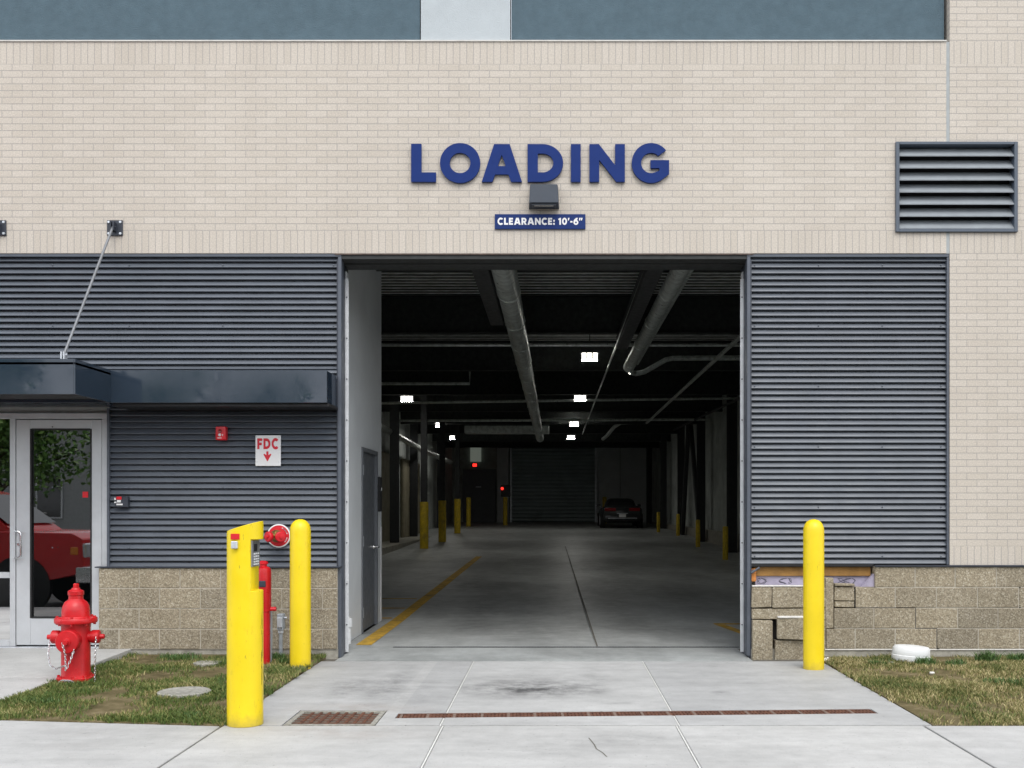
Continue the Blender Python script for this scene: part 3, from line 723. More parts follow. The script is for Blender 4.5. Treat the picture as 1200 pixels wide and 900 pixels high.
# ================================================================== things on the facade
LS = thing('loading_sign', 'large raised navy blue letters spelling LOADING across the cream brick', 'sign', (0,0,fz(214.3)))
hcap = 132/3./K
for ch, zx in zip('LOADING', (127,228,374.5,535,687,752,900)):
    me = glyph_mesh('letter', [(GL[ch][1], 0, 1.)], hcap, .030)
    mesh_part('letter', me, M['blue_letter'], LS, (fx(440+zx/3.), -.036, fz(214.3)))
    
mb = MB()
each('mounting_stud', [MB().tube([(fx(440+zx/3.),-.007,fz(z)),(fx(440+zx/3.),.004,fz(z))],.006,6) for zx, z in ((145,190),(244,193),(445,190),(552,190),(703,190),(768,190),(916,193))], M['navy'], LS)
CS = thing('clearance_sign', 'narrow navy blue sign reading CLEARANCE: 10\'-6" above the bay opening', 'sign', (fx(633),-.02,fz(269)))
build('panel', MB().box(fx(580),fx(686),-.022,-.001,fz(269),fz(251.6)), M['blue_sign'], CS, bevel=.002)
mesh_part('lettering', text_mesh('lettering', 'CLEARANCE: 10\'-6"', 8.1/K, .003, .13, 99.3/K), M['white'], CS, (fx(583.2),-.0255,fz(264.2)))
# wall pack light
WL = thing('wall_light', 'slate grey box light fixture fixed under the big blue letters', 'light', (fx(637.5),0,fz(245)))
xa, xb = fx(621), fx(654); zt_, zb_ = fz(218.5), fz(245.3)
mb = MB(); mb.add([(xa,-.001,zt_),(xb,-.001,zt_),(xb+.012,-.001,zb_),(xa-.012,-.001,zb_),(xa+.008,-.17,zt_-.03),(xb-.008,-.17,zt_-.03),(xb+.004,-.19,zb_+.012),(xa-.004,-.19,zb_+.012)],
    [(0,1,2,3),(4,5,6,7),(0,1,5,4),(1,2,6,5),(2,3,7,6),(3,0,4,7)], False)
build('housing', mb, simple('dark_fixture_housing', (.045,.056,.074), .45, var=.06, spec=.3), WL, bevel=.005)
build('lens', MB().box(xa+.045,xb-.045,-.15,-.10,zb_-.001,zb_+.012), M['lens'], WL, bevel=.003)
build('bezel', MB().box(xa+.02,xb-.02,-.165,-.155,zb_-.006,zb_+.012).box(xa+.02,xa+.035,-.154,-.04,zb_-.006,zb_+.009).box(xb-.035,xb-.02,-.154,-.04,zb_-.006,zb_+.009), M['navy'], WL)
# louvre
LV = thing('louver_vent', 'grey metal louver set into the brick wall beside the blue letters', 'vent', (fx(1120),0,fz(272)))
lx0, lx1, lz0, lz1 = fx(1049), fx(1191.5), fz(272.5), fz(167)
mb = MB().box(lx0,lx0+.035,-.03,.1,lz0,lz1).box(lx1-.035,lx1,-.03,.1,lz0,lz1).box(lx0+.035,lx1-.035,-.03,.1,lz1-.028,lz1).box(lx0+.035,lx1-.035,-.03,.1,lz0,lz0+.028)
build('frame', mb, M['fixture'], LV, bevel=.003)
mb = MB(); n = 7; ph = (lz1-lz0-.056)/n
for i in range(n):
    zc = lz0 + .028 + i*ph
    prof = [(-.022,zc+.003),(-.024,zc+.013),(-.014,zc+.020),(.085,zc+ph*.98),(.090,zc+ph*.98-.006),(-.008,zc+.012)]
    mb.prism([(a,b) for a,b in prof], 'x', lx0+.034, lx1-.034)
build('slats', mb, simple('louver_slat_metal', (.27,.295,.315), .45, var=.08), LV, ang=25)
build('dark_screen', MB().box(lx0+.012,lx1-.012,.15,.16,ZS1+.004,lz1-.012), M['black'], LV)
# canopy
CX = -4.249
CP = thing('entrance_canopy', 'glossy dark slate flat canopy projecting over the glass entrance door', 'canopy', (-5.6,0,2.5))
zc0, zc1 = 2.506, 2.820; YF = -.45; YC = -1.20; XE = -2.182
mb = MB().prism([(-8.5,YF),(-8.5,YC),(CX,YC),(CX,YF)], 'z', zc1-.05, zc1-.03)
build('roof_sheet', mb, M['navy'], CP)
build('soffit', MB().box(-8.48,CX-.02,YC+.02,YF-.01,zc0+.03,zc0+.045), M['black'], CP)
build('fascia', MB().box(-8.5,CX-.0125,YC,YC+.012,zc0,zc1).box(CX-.012,CX,YC,YF-.003,zc0,zc1), M['canopy'], CP, bevel=.002)
build('fascia_band', MB().box(-8.5,XE,YF,YF+.012,zc0,zc1-.005).box(XE-.012,XE,YF+.0125,-.002,zc0-.0,zc1-.005).box(-8.5,XE-.0125,YF+.0125,.02,zc1-.02,zc1-.005).box(-8.5,XE-.0125,YF+.0125,.02,zc0,zc0+.012), M['canopy'], CP, bevel=.002)
build('shade_strip', MB().box(CX,fx(396),YF+.05,.045,zc0-.03,zc0-.001), M['black'], CP)  # black strip painting in the shade below the fascia band
for xr in (-4.395, -5.56):
    rod = build('tie_rod', MB().tube([(xr,-.06,fz(268)),(xr,YC+.10,zc1+.05)], .0125, 8), M['rod'], CP)
    build('wall_plate', MB().box(xr-.078,xr+.078,-.016,-.001,fz(276.5),fz(258.5)), M['navy'], rod, bevel=.002)
    each('bolt', [MB().lathe([(.014,0),(.012,.012)],6,(xr+a*.058,-.016,fz(267.5)+b*.057),(0,-1,0)) for a in (-1,1) for b in (-1,1)], M['galv'], rod)
    build('clevis', MB().box(xr-.02,xr-.008,-.09,-.016,fz(272),fz(262)).box(xr+.008,xr+.02,-.09,-.016,fz(272),fz(262)).tube([(xr-.03,-.06,fz(268)),(xr+.03,-.06,fz(268))],.011,8), M['navy'], rod)
    build('anchor_lug', MB().box(xr-.06,xr+.06,YC+.05,YC+.16,zc1-.029,zc1-.008).box(xr-.018,xr-.006,YC+.07,YC+.13,zc1-.008,zc1+.075).box(xr+.006,xr+.018,YC+.07,YC+.13,zc1-.008,zc1+.075).tube([(xr-.03,YC+.10,zc1+.05),(xr+.03,YC+.10,zc1+.05)],.01,8), M['galv'], rod)
# fire alarm strobe
FA = thing('fire_alarm', 'small red fire alarm strobe on the corrugated wall near the FDC sign', 'fire alarm', (fx(260),.03,fz(516)))
build('housing', MB().box(fx(254),fx(266),-.045,.032,fz(516),fz(500)), M['red_plain'], FA, bevel=.014, seg=3)
build('strobe_lens', MB().ball((fx(259.2),-.045,fz(510)), .016, 12), M['white_plastic'], FA)
build('sounder', MB().lathe([(.020,0),(.018,.006),(.012,.004)],16,(fx(259.5),-.044,fz(505.5)),(0,-1,0)), M['tail'], FA)
build('marking', MB().box(fx(256.4),fx(261.4),-.0475,-.0452,fz(514),fz(513.2)).box(fx(262.2),fx(263),-.0475,-.0452,fz(511),fz(509)), M['white'], FA)
# FDC sign
FS = thing('fdc_sign', 'white square sign with red FDC lettering and a red down arrow', 'sign', (fx(313),0,fz(546)))
build('panel', MB().box(fx(298.6),fx(328.4),.020,.028,fz(546),fz(510)), M['white'], FS, bevel=.002)
mesh_part('lettering', text_mesh('lettering', 'FDC', 12.6/K, .002, .17, 24.8/K), M['red_sign'], FS, (fx(301),.0165,fz(526.2)))
ap = [(0,-.102),(.040,-.030),(.030,-.024),(.0105,-.038),(.0105,0),(-.0105,0),(-.0105,-.038),(-.030,-.024),(-.040,-.030)]
ap = [(fx(312.8)+a, fz(528.8)+b) for a, b in ap]
build('arrow', MB().prism(ap,'y',.0165,.0185), M['red_sign'], FS)
each('rivet', [MB().lathe([(.007,0),(.005,.004)],8,(fx(a),.02,fz(b)),(0,-1,0)) for a in (300.6,326.4) for b in (511.8,541.2)], M['galv'], FS)
# key switch next to the door
KB = thing('key_switch_box', 'small dark boxed key switch with red and white tags beside the glass door', 'switch', (fx(143),.03,fz(594)))
build('back_box', MB().box(fx(136),fx(151),-.03,.032,fz(594.5),fz(582)), M['navy'], KB, bevel=.006)
build('red_tag', MB().box(fx(138.3),fx(144.2),-.042,-.0302,fz(585.6),fz(582)), M['red_plain'], KB, bevel=.003)
each('white_tag', [MB().box(fx(a),fx(b),-.040,-.0302,fz(c),fz(d)) for a,b,c,d in ((139,143.3,588.8,586),(138.3,145.4,592,590.2),(135.9,137.6,586,583.4),(135.9,138,589.4,588))], M['white'], KB)
# card reader on the partition frame
CR = thing('card_reader', 'black card reader beside the grey service door on the pale partition', 'card reader', (PX+.02,3.10,1.5))
build('housing', MB().box(PX+.001,PX+.045,3.05,3.17,1.45,1.90), M['black'], CR, bevel=.008)
build('sensor_light', MB().box(PX+.0452,PX+.049,3.09,3.13,1.72,1.76), M['white_plastic'], CR)
# white drain elbow at the foot of the partition
dp = build('drain_pipe', MB().tube([(PX+.02,.62,.35),(PX+.06,.62,.35),(PX+.09,.62,.32),(PX+.09,.62,.06)], .042, 12).lathe([(.055,0),(.055,.09)],12,(PX+.09,.62,.24)), M['white_plastic'])
tag(dp, 'short white plastic drain elbow low on the pale partition at the bay entrance', 'drain pipe')
# FDC inlet
FX0, FZ0 = fx(326), fz(628)
FC = thing('fire_department_connection', 'round red wall plate with brass twin inlet and red caps above the block base', 'fire connection', (FX0,.02,FZ0))
build('plate', MB().lathe([(.105,0),(.105,.012),(.03,.016)],40,(FX0,.03,FZ0),(0,-1,0)), M['red_plain'], FC)
build('plate_rim', MB().lathe([(.118,0),(.118,.010),(.106,.013),(.105,.004)],40,(FX0,.031,FZ0),(0,-1,0),False), M['white'], FC)
mb = MB()
for a0 in (20,28,36,44,52,60,-18,-28,-38):
    a = math.radians(a0); c = Vector((FX0+.086*math.cos(a), .0175, FZ0+.086*math.sin(a)))
    mb.xf(Matrix.Identity(4)); k = MB().box(-.011,.011,-.0012,.0012,-.004,.004); k.xf(Matrix.Translation(c) @ Matrix.Rotation(-a+ (PI/2 if a0>0 else PI/2),4,'Y')); mb.add(k.v, k.f, False)
build('plate_marking', mb, M['white'], FC)
mb = MB().ball((FX0-.005,-.05,FZ0+.0), .062, 18)
for s in (-1,1): mb.tube([(FX0,-.05,FZ0),(FX0+s*.06,-.12,FZ0-.005)],[.05,.045],14)
mb.tube([(FX0,.03,FZ0),(FX0,-.05,FZ0)],.055,14)
build('brass_body', mb, M['brass'], FC)
for s in (-1,1):
    d = Vector((s*.55,-.83,-.05)).normalized(); o = Vector((FX0,-.05,FZ0)) + d*.085
    build('cap', MB().lathe([(.05,0),(.053,.008),(.053,.03),(.045,.038),(.015,.04),(.015,.055),(.001,.056)],18,o,d), M['red_plain'], FC)

# ================================================================== things on the ground
def px_at(pxx, d): return (pxx-650.)*d/1230.
bol_prof = [(.096,0),(.096,1.285),(.092,1.318),(.082,1.346),(.066,1.368),(.044,1.384),(.02,1.392),(.002,1.394)]
b1 = build('bollard', MB().lathe(bol_prof, 36), M['yellow']); b1.location = (px_at(352,9.78), yy(9.78), 0)
tag(b1, 'smooth yellow domed bollard beside the red wall inlet and grey conduit', 'bollard', 'yellow domed bollards flanking the bay')
b2 = copy_tree(b1, label='smooth yellow domed bollard in front of the broken block wall', loc=(px_at(953.5,9.78), yy(9.78), 0))
# access pedestal: cylinder cut with a keypad recess
PDX, PDY = px_at(287.3,7.27), yy(7.27)
PD = thing('access_pedestal', 'thick yellow cylindrical access pedestal with slanted top and notched keypad recess', 'pedestal', (PDX,PDY,0))
R_ = .122; NN = 48
ring = [(R_*math.cos(2*PI*k/NN), R_*math.sin(2*PI*k/NN)) for k in range(NN)]
ca, cb = Vector((.066,-.1026)), Vector((.066,.1026))                    # recess cut line
nrm = Vector(((cb-ca).y, -(cb-ca).x)).normalized()
def cut_ring():
    out = []
    for k in range(NN):
        p, q = Vector(ring[k]), Vector(ring[(k+1)%NN]); sp_, sq = (p-ca).dot(nrm), (q-ca).dot(nrm)
        if sp_ <= 0: out.append(tuple(p))
        if (sp_ <= 0) != (sq <= 0):
            f = sp_/(sp_-sq); out.append(tuple(p+(q-p)*f))
    return out
z_n0, z_n1 = .93, 1.282
topz = lambda x: 1.372 + x*.30
def to_obj(mb):
    me = bpy.data.meshes.new('tmp'); me.from_pydata(mb.v, [], mb.f); bm = bmesh.new(); bm.from_mesh(me); bmesh.ops.recalc_face_normals(bm, faces=bm.faces); bm.to_mesh(me); bm.free()
    o = bpy.data.objects.new('tmp', me); COL.objects.link(o); return o
mb = MB(); n = NN
mb.add([(x,y,0) for x,y in ring] + [(x,y,topz(x)) for x,y in ring], [tuple(range(n)), tuple(range(2*n-1,n-1,-1))] + [(i,n+i,n+(i+1)%n,(i+1)%n) for i in range(n)])
oa = to_obj(mb); ob = to_obj(MB().box(ca.x,.3,-.3,.3,z_n0,z_n1))
md = oa.modifiers.new('cut','BOOLEAN'); md.operation = 'DIFFERENCE'; md.solver = 'EXACT'; md.object = ob
me = bpy.data.meshes.new_from_object(oa.evaluated_get(bpy.context.evaluated_depsgraph_get()))
mb = MB(); mb.v = [tuple(v.co) for v in me.vertices]; mb.f = [tuple(p.vertices) for p in me.polygons]
for o in (oa, ob): COL.objects.unlink(o); bpy.data.objects.remove(o)
build('shell', mb, M['yellow_worn'], PD, local=True, bevel=.003)
u = (cb-ca).normalized(); ang = math.atan2(u.y, u.x)
Mk = Matrix.Translation((ca.x,ca.y,0)) @ Matrix.Rotation(ang,4,'Z')     # local x along the cut, -y outward
L_ = (cb-ca).length
kp = build('keypad_plate', MB().box(.008,L_-.01,-.010,-.0005,1.095,1.275,Mk), M['keypad'], PD, local=True, bevel=.002)
k = build('display', MB().box(.05,.12,-.013,-.0102,1.20,1.25,Mk), M['black'], kp, local=True)
mb = MB()
for r in range(5):
    for c in range(3): build('key', MB().box(.045+c*.045,.068+c*.045,-.015,-.0102,1.105+r*.018,1.116+r*.018,Mk), M['white_plastic'], kp, local=True)
build('red_label', MB().box(-.062,-.002,-.127,-.112,fz(0)*0+1.284,1.323), M['red_plain'], PD, local=True)
build('lock_box', MB().box(-.055,-.012,-.146,-.108,1.222,1.272), M['galv'], PD, local=True, bevel=.004)
t = NT('black_rubber_scuff')
t.set(base=t.ramp(t.noise(30.,4), [(.3,(.02,.018,.012)),(.7,(.09,.075,.03))]), rough=.8)
mb = MB()
for k_ in range(14):
    a = math.radians(random.gauss(-9,2.2)); z = .18+.55*k_/14 + random.uniform(-.03,.03) ; w = random.uniform(.002,.006); hh = random.uniform(.03,.12)
    a2 = a + w/R_; rr_ = R_+.0008+k_*.00002
    mb.add([(rr_*math.cos(a),rr_*math.sin(a),z),(rr_*math.cos(a2),rr_*math.sin(a2),z+random.uniform(-.01,.01)),(rr_*math.cos(a2),rr_*math.sin(a2),z+hh*.8),(rr_*math.cos((a+a2)/2),rr_*math.sin((a+a2)/2),z+hh)], [(0,1,2,3)])
build('scuff_mark', mb, t.m, PD, local=True)
# hydrant
HX, HY = px_at(89,8.92), yy(8.92)
HZ = .0
HY_ = thing('fire_hydrant', 'bright red fire hydrant with hanging cap chains in the grass by the door', 'fire hydrant', (HX,HY,HZ))
prof = [(.12,0),(.13,.02),(.13,.032),(.162,.034),(.164,.066),(.158,.072),(.128,.075),(.123,.10),(.123,.50),(.126,.53),(.128,.548),(.178,.552),(.181,.560),(.181,.588),(.176,.597),(.128,.600),(.120,.61),(.119,.66),(.112,.70),(.095,.735),(.068,.757),(.062,.765),(.061,.795),(.068,.80),(.068,.832),(.060,.84),(.040,.848),(.034,.862)]
build('barrel', MB().lathe(prof, 40), M['red'], HY_, local=True)
build('operating_nut', MB().lathe([(.026,.86),(.026,.895),(.018,.902),(.001,.903)],5), M['red'], HY_, local=True)
fd = Vector((.10,-.995,0)); rd = Vector((.995,.10,0))
build('pumper_nozzle', MB().lathe([(.085,.08),(.085,.15),(.098,.155),(.101,.165),(.101,.225),(.094,.236),(.035,.240),(.035,.25),(.024,.252),(.022,.28),(.001,.281)],32,(0,0,.405),fd), M['red'], HY_, local=True)
for s in (1,-1):
    build('hose_nozzle', MB().lathe([(.05,.09),(.05,.135),(.058,.14),(.060,.15),(.060,.20),(.052,.208),(.024,.212),(.022,.245),(.015,.25),(.001,.251)],24,(0,0,.425),rd*s), M['red'], HY_, local=True)
mb = MB()
for k_ in range(8):
    a = 2*PI*k_/8+.2
    for z, r in ((.072,.147),(.535,.158),(.597,.158)): build('flange_bolt', MB().lathe([(.013,0),(.012,.016)],6,(r*math.cos(a),r*math.sin(a),z),(0,0,1)), M['red'], HY_, local=True)
def chain(pts, step=.019):
    mb = MB(); P = [Vector(p) for p in pts]; k_ = 0
    segs = list(zip(P[:-1],P[1:])); acc = 0
    for a, b in segs:
        L = (b-a).length; d = (b-a)/L; n_ = max(1,int(L/step))
        side = d.cross(Vector((0,1,0.3))).normalized(); s2 = d.cross(side)
        for i in range(n_):
            c = a + d*((i+.5)*L/n_); e = side if k_ % 2 else s2; k_ += 1
            mb.tube([c + d*.014*math.cos(q) + e*.0075*math.sin(q) for q in [2*PI*j/7 for j in range(8)]], .0028, 5, False)
    return mb
f0 = fd*.262 + Vector((0,-.02,.405))
build('cap_chain', chain([f0+Vector((-.02,0,.0)), f0+Vector((.008,.0,-.10)), f0+Vector((.012,.0,-.24)), f0+Vector((.045,.03,-.14)), f0+Vector((.06,.06,-.06))]), M['chrome'], HY_, local=True)
r0 = rd*.205 + Vector((0,-.062,.40))
build('cap_chain', chain([rd*.20+Vector((0,-.06,.425)), rd*.20+Vector((0,-.075,.25)), rd*.195+Vector((0,-.075,.035)), rd*.17+Vector((0,-.05,.012))]), M['chrome'], HY_, local=True)
l0 = -rd*.20
build('cap_chain', chain([l0+Vector((.0,-.06,.40)), l0+Vector((.01,-.11,.29)), l0+Vector((.06,-.18,.20)), l0+Vector((.12,-.20,.17)), f0+Vector((.0,.03,-.20))]), M['chrome'], HY_, local=True)
mb = MB()
for k_ in range(3):
    mb.tube([Vector((-.02+.05*math.cos(q)+k_*.025, -.19-.01*k_, .035+.035*math.sin(q))) for q in [2*PI*j/14 for j in range(15)]], .004, 5)
build('base_wire', mb, M['galv'], HY_, local=True)
HY_.scale = (.94,.94,.95)
# post indicator valve
VX, VD = px_at(310,9.9), 9.9; VY = yy(VD)
PV = thing('indicator_valve_post', 'slim red valve post with a dark window behind the yellow pedestal', 'valve post', (VX,VY,0))
build('post', MB().lathe([(.052,0),(.052,.52),(.060,.525),(.060,.56),(.062,.565),(.062,.90),(.055,.93),(.035,.945)],24), M['red'], PV, local=True)
build('operating_nut', MB().lathe([(.035,.945),(.035,.965),(.045,.97),(.045,.99),(.02,1.0)],8).xf(Matrix.Translation((-.012,0,0))), M['red_plain'], PV, local=True)
build('indicator_window', MB().box(-.035,.028,-.068,-.055,.755,.815), M['navy'], PV, local=True, bevel=.006)
build('bolt', MB().lathe([(.012,0),(.010,.014)],6,(.0,-.058,.62),(0,-1,0)).lathe([(.02,0),(.02,.06)],8,(.05,0,.545),(1,0,0)), M['red_plain'], PV, local=True)
# grey conduits at the wall
cd = build('conduit', MB().tube([(px_at(318,10.05),yy(10.0),-.02),(px_at(319,10.05),yy(10.0),.3),(px_at(318.5,10.05),yy(10.0),.50),(px_at(315.5,10.05),yy(9.96),.60),(px_at(313,10.05),yy(9.93),.63)], .017, 10), M['pipe_grey'])
tag(cd, 'bent grey conduit rising from the grass next to the red valve post', 'conduit')
CB_ = thing('conduit_box', 'small grey junction box on a short conduit stub in front of the block base', 'junction box', (px_at(329,10.3),yy(10.3),0))
cx_ = px_at(329,10.3)
build('stub', MB().tube([(cx_,yy(10.3),-.02),(cx_,yy(10.3),.32)], .018, 10), M['pipe_grey'], CB_)
build('box', MB().box(cx_-.028,cx_+.032,yy(10.26),yy(10.35),.30,.46), M['pipe_grey'], CB_, bevel=.006)
build('cover_clamp', MB().box(cx_-.02,cx_+.024,yy(10.24),yy(10.26)-.001,.33,.43).lathe([(.028,0),(.028,.04)],12,(cx_,yy(10.3),.27)).lathe([(.012,0),(.012,.03)],8,(cx_+.032,yy(10.3),.42),(1,0,0)), M['galv'], CB_, bevel=.003)
# ground lids
o = build('utility_lid', MB().lathe([(.205,0),(.205,.02),(.195,.026),(.17,.026),(.165,.023),(.001,.024)],40,(px_at(216,8.36),yy(8.36),.018)), M['manhole']); tag(o, 'round weathered concrete lid set in the grass behind the pedestal', 'utility lid')
o = build('utility_lid', MB().lathe([(.14,0),(.14,.018),(.13,.023),(.001,.024)],6,(px_at(243,9.85),yy(9.85),.03)).xf(Matrix.Identity(4)), M['manhole']); tag(o, 'small flat dark lid half buried in bare soil by the block base', 'utility lid')
mb = MB(); cxx, cyy = px_at(1067,10.15), yy(10.15)
mb.lathe([(.165,0),(.172,.02),(.172,.045),(.166,.048),(.168,.055),(.165,.10),(.150,.118),(.10,.124),(.001,.126)],32)
mb.xf(Matrix.Translation((cxx,cyy,.018)) @ Matrix.Rotation(math.radians(4),4,'Y') @ Matrix.Diagonal((1.08,.75,1.22,1)))
o = build('white_cap', mb, M['white_plastic']); tag(o, 'squat white plastic cap lying in the grass against the block wall', 'cap')
for k_, (a, d, s, w) in enumerate(((948,10.3,.028,'largest white crumb lying at the foot of the broken wall'),(945,10.2,.035,'white crumb lying just past the bollard base'),(1022,10.0,.03,'white crumb lying close to the white cap'),(1070,9.4,.028,'lone white crumb out in the dry grass'))):
    mb = MB(); mb.ball((0,0,0), s, 8); mb.v = [(x*random.uniform(.7,1.3), y*random.uniform(.6,1.1), z*random.uniform(.4,.6)) for x,y,z in mb.v]
    o = build('mortar_crumb', mb, M['plaster_dust']); o.location = (px_at(a+22,d), yy(d), .02); tag(o, w, 'debris', 'white crumbs in the grass')
# drains
LD = thing('trench_drain', 'long narrow rusty trench drain cover crossing the concrete apron', 'drain', (-1.14,(DZ0+DZ1)/2,0), rotz=math.atan(SK))
hw_ = (DZ1-DZ0)/2; Lt = 3.498*math.sqrt(1+SK*SK)
nseg = 6; x = .004; Ls = (Lt-.008)/nseg
build('channel', MB().box(.001,Lt-.001,-hw_+.001,hw_-.001,-.10,-.055), M['pit'], LD, local=True)
for i in range(nseg):
    m1 = MB(); a, b = x+i*Ls+.002, x+(i+1)*Ls-.002
    m1.box(a,b,-hw_+.003,-hw_+.030,-.04,-.003).box(a,b,hw_-.030,hw_-.003,-.04,-.003).box(a,b,-.012,.012,-.04,-.003)
    nb = 23
    for q in range(nb):
        xx_ = a + (b-a)*q/(nb-1); wd = .0085
        for (u0, u1) in ((-hw_+.0305,-.0125),(.0125,hw_-.0305)): m1.box(max(a,xx_-wd),min(b,xx_+wd),u0,u1,-.04,-.0032)
    gp = build('grate', m1, M['rust'], LD, local=True)
    for q in (.03,.36,.69): build('worn_bar', MB().box(a+(b-a)*q,a+(b-a)*q+.02,-hw_+.004,hw_-.004,-.0028,-.0015), M['rust_worn'], gp, local=True)
SG = thing('catch_basin_grate', 'square rusty catch basin grate in the apron near the yellow pedestal', 'drain', (-1.56,-2.99,0))
x0, x1, y0, y1 = CB
mb = MB().box(x0,x1,y0,y0+.035,-.05,-.002).box(x0,x1,y1-.035,y1,-.05,-.002).box(x0,x0+.035,y0+.0355,y1-.0355,-.05,-.002).box(x1-.035,x1,y0+.0355,y1-.0355,-.05,-.002)
build('frame', mb, M['manhole'], SG)
mb = MB()
for i in range(1,9): xx_ = x0+.035+(x1-x0-.07)*i/9; mb.box(xx_-.011,xx_+.011,y0+.0355,y1-.0355,-.045,-.006)
for i in range(1,6): q = y0+.035+(y1-y0-.07)*i/6; mb.box(x0+.0355,x1-.0355,q-.012,q+.012,-.044,-.008)
build('grate_bars', mb, M['rust'], SG)
build('pit', MB().box(x0+.001,x1-.001,y0+.001,y1-.001,-.10,-.06), M['pit'], SG)
TD = thing('trench_drain', 'thin dark slotted drain across the concrete just inside the bay opening', 'drain', (.1,.77,0))
build('channel', MB().box(-1.74,2.0,.772,.829,-.06,-.03), M['pit'], TD)
mb = MB().box(-1.74,2.0,.772,.778,-.029,.001).box(-1.74,2.0,.823,.829,-.029,.001)
for i in range(125): xx_ = -1.73+i*.03; mb.box(xx_,xx_+.010,.7785,.8225,-.029,.001)
build('grate', mb, M['column'], TD)
mb = MB(); mb.box(-2.29,-1.741,.772,.829,-.06,-.0005).box(2.001,2.35,.772,.829,-.06,-.0005)
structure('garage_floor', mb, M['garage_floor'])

# ================================================================== inside the bay
def duct(pts, r, n=16, seam=.9):
    mb = MB().tube(pts, r, n)
    a, b = Vector(pts[0]), Vector(pts[-1]); L = (b-a).length; d = (b-a)/L; k_ = 0
    while k_*seam*2.4 < L:
        p = a + d*(k_*seam*2.4); mb.tube([p, p+d*.03], r+.009, n); k_ += 1
    return mb
o = build('round_duct', duct([(-.595,.9,4.30),(-.595,32.,4.30)], .15), M['duct']); tag(o, 'long round galvanised duct running back along the bay ceiling', 'duct')
o = build('box_duct', MB().box(-.97,-.77,1.0,5.4,4.26,4.50), M['dark_duct'], bevel=.01); tag(o, 'dark rectangular duct beside the long round duct overhead', 'duct')
o = build('twin_pipe', duct([(1.475,1.0,4.30),(1.475,10.4,4.30)], .11).tube([(1.64,1.0,4.38),(1.64,10.4,4.38)], .04, 10), M['duct']); tag(o, 'shorter round metal duct with a pipe on the far side of the ceiling lights', 'duct')
o = build('box_duct', MB().box(1.08,1.28,1.0,7.9,4.28,4.5), M['dark_duct'], bevel=.01); tag(o, 'dark rectangular duct between the ceiling lights and the shorter round duct', 'duct')
o = build('branch_pipe', MB().tube([(1.50,10.4,4.20),(1.62,10.5,4.18),(1.80,10.5,4.22),(2.22,10.5,4.46),(2.36,10.5,4.49),(5.25,10.5,4.51)], .05, 12), M['duct']); tag(o, 'bent pipe branching from the short duct toward the side wall', 'pipe')
o = build('branch_pipe', MB().tube([(2.0,33,4.35),(2.1,32,4.4),(2.3,30,4.62),(2.5,29,4.7),(5.1,29,4.75)], .07, 10), M['duct']); tag(o, 'distant bent pipe hanging near the shutter door and the side wall', 'pipe')
o = build('cross_duct', MB().box(-3.2,-.2,26.8,27.3,4.15,4.42), M['duct'], bevel=.01); tag(o, 'pale rectangular duct crossing below the far end of the round duct', 'duct')
o = build('sprinkler_pipe', MB().tube([(-4.8,18.4,4.38),(5.2,18.4,4.52)], .035, 8).tube([(-4.8,18.4,4.38),(-5.4,18.4,4.0)],.035,8), M['duct']); tag(o, 'thin sprinkler pipe crossing the bay from wall to wall', 'pipe')
o = build('wall_pipe', MB().tube([(-5.25,14.,4.05),(-4.95,30.,3.65),(-4.8,38,3.6)], .10, 10), M['duct']); tag(o, 'sagging pale pipe along the darker side wall above the tan panels', 'pipe')
o = build('conduit', MB().tube([(1.10,2.,4.38),(1.08,10,4.34),(1.07,30,4.34)], .02, 6), M['duct']); tag(o, 'thin straight conduit hanging under the bay ceiling near the lights', 'conduit')
o = build('cable', MB().tube([(5.1,13,4.4),(4.7,22,4.4),(4.6,30,4.5)], .04, 6), M['column']); tag(o, 'dark cable sagging along the wall with the braces', 'cable')
for (pts, r, lab) in (([(-5.4,8.6,4.46),(5.2,8.6,4.46)], .03, 'thin pipe crossing the bay just in front of the nearest ceiling light'),
        ([(3.2,3.2,4.45),(3.2,26,4.45)], .04, 'straight pipe running back between the short duct and the braced wall'),
        ([(-5.4,14.2,4.42),(-2.0,14.2,4.42),(-2.0,14.2,4.9)], .035, 'short pipe turning up near the tan wall panels'),
        ([(-5.3,24.5,4.40),(5.2,24.5,4.44)], .04, 'far pipe crossing the bay behind the second ceiling light')):
    o = build('sprinkler_pipe', MB().tube(pts, r, 8), M['duct']); tag(o, lab, 'pipe')
L0 = thing('bay_light', 'nearest glowing bay light in the row past the round duct', 'light', (.70,10.5,4.5), 'lit ceiling lights in the bay')
build('housing', MB().box(-.19,.19,-.105,.105,.139,.2).box(-.19,.19,-.105,-.098,.085,.1385).box(-.19,.19,.098,.105,.085,.1385).box(-.19,-.182,-.0975,.0975,.085,.1385).box(.182,.19,-.0975,.0975,.085,.1385), M['column'], L0, local=True)
M['lamp_cell'] = emit('glowing_lamp_cell', (1.,.98,.92), 3.2)
each('lens', [MB().box(a,a+.082,-.075,.075,-.05,.126) for a in (-.155,-.041,.073)], M['lamp_cell'], L0, local=True, bevel=.008)
build('added_emitter', MB().quad((-.155,-.074,-.052),(.155,-.074,-.052),(.155,.074,-.052),(-.155,.074,-.052)), M['lamp'], L0, local=True)  # added emitter plate under the lens cells, lifts the light in the bay
build('hanger', MB().tube([(0,0,.2),(0,0,.66)], .012, 6), M['column'], L0, local=True)
for (x, y, w) in ((.70,18.4,'second glowing bay light in the row past the round duct'),(.70,27.2,'third glowing bay light in the row past the round duct'),(.70,34.4,'farthest glowing bay light in the row past the round duct'),
                  (-4.1,18.6,'nearest glowing light over the yellow column guards'),(-4.15,27.6,'middle glowing light over the yellow column guards'),(-4.35,34.6,'farthest glowing light over the yellow column guards')):
    copy_tree(L0, label=w, loc=(x,y,4.5))
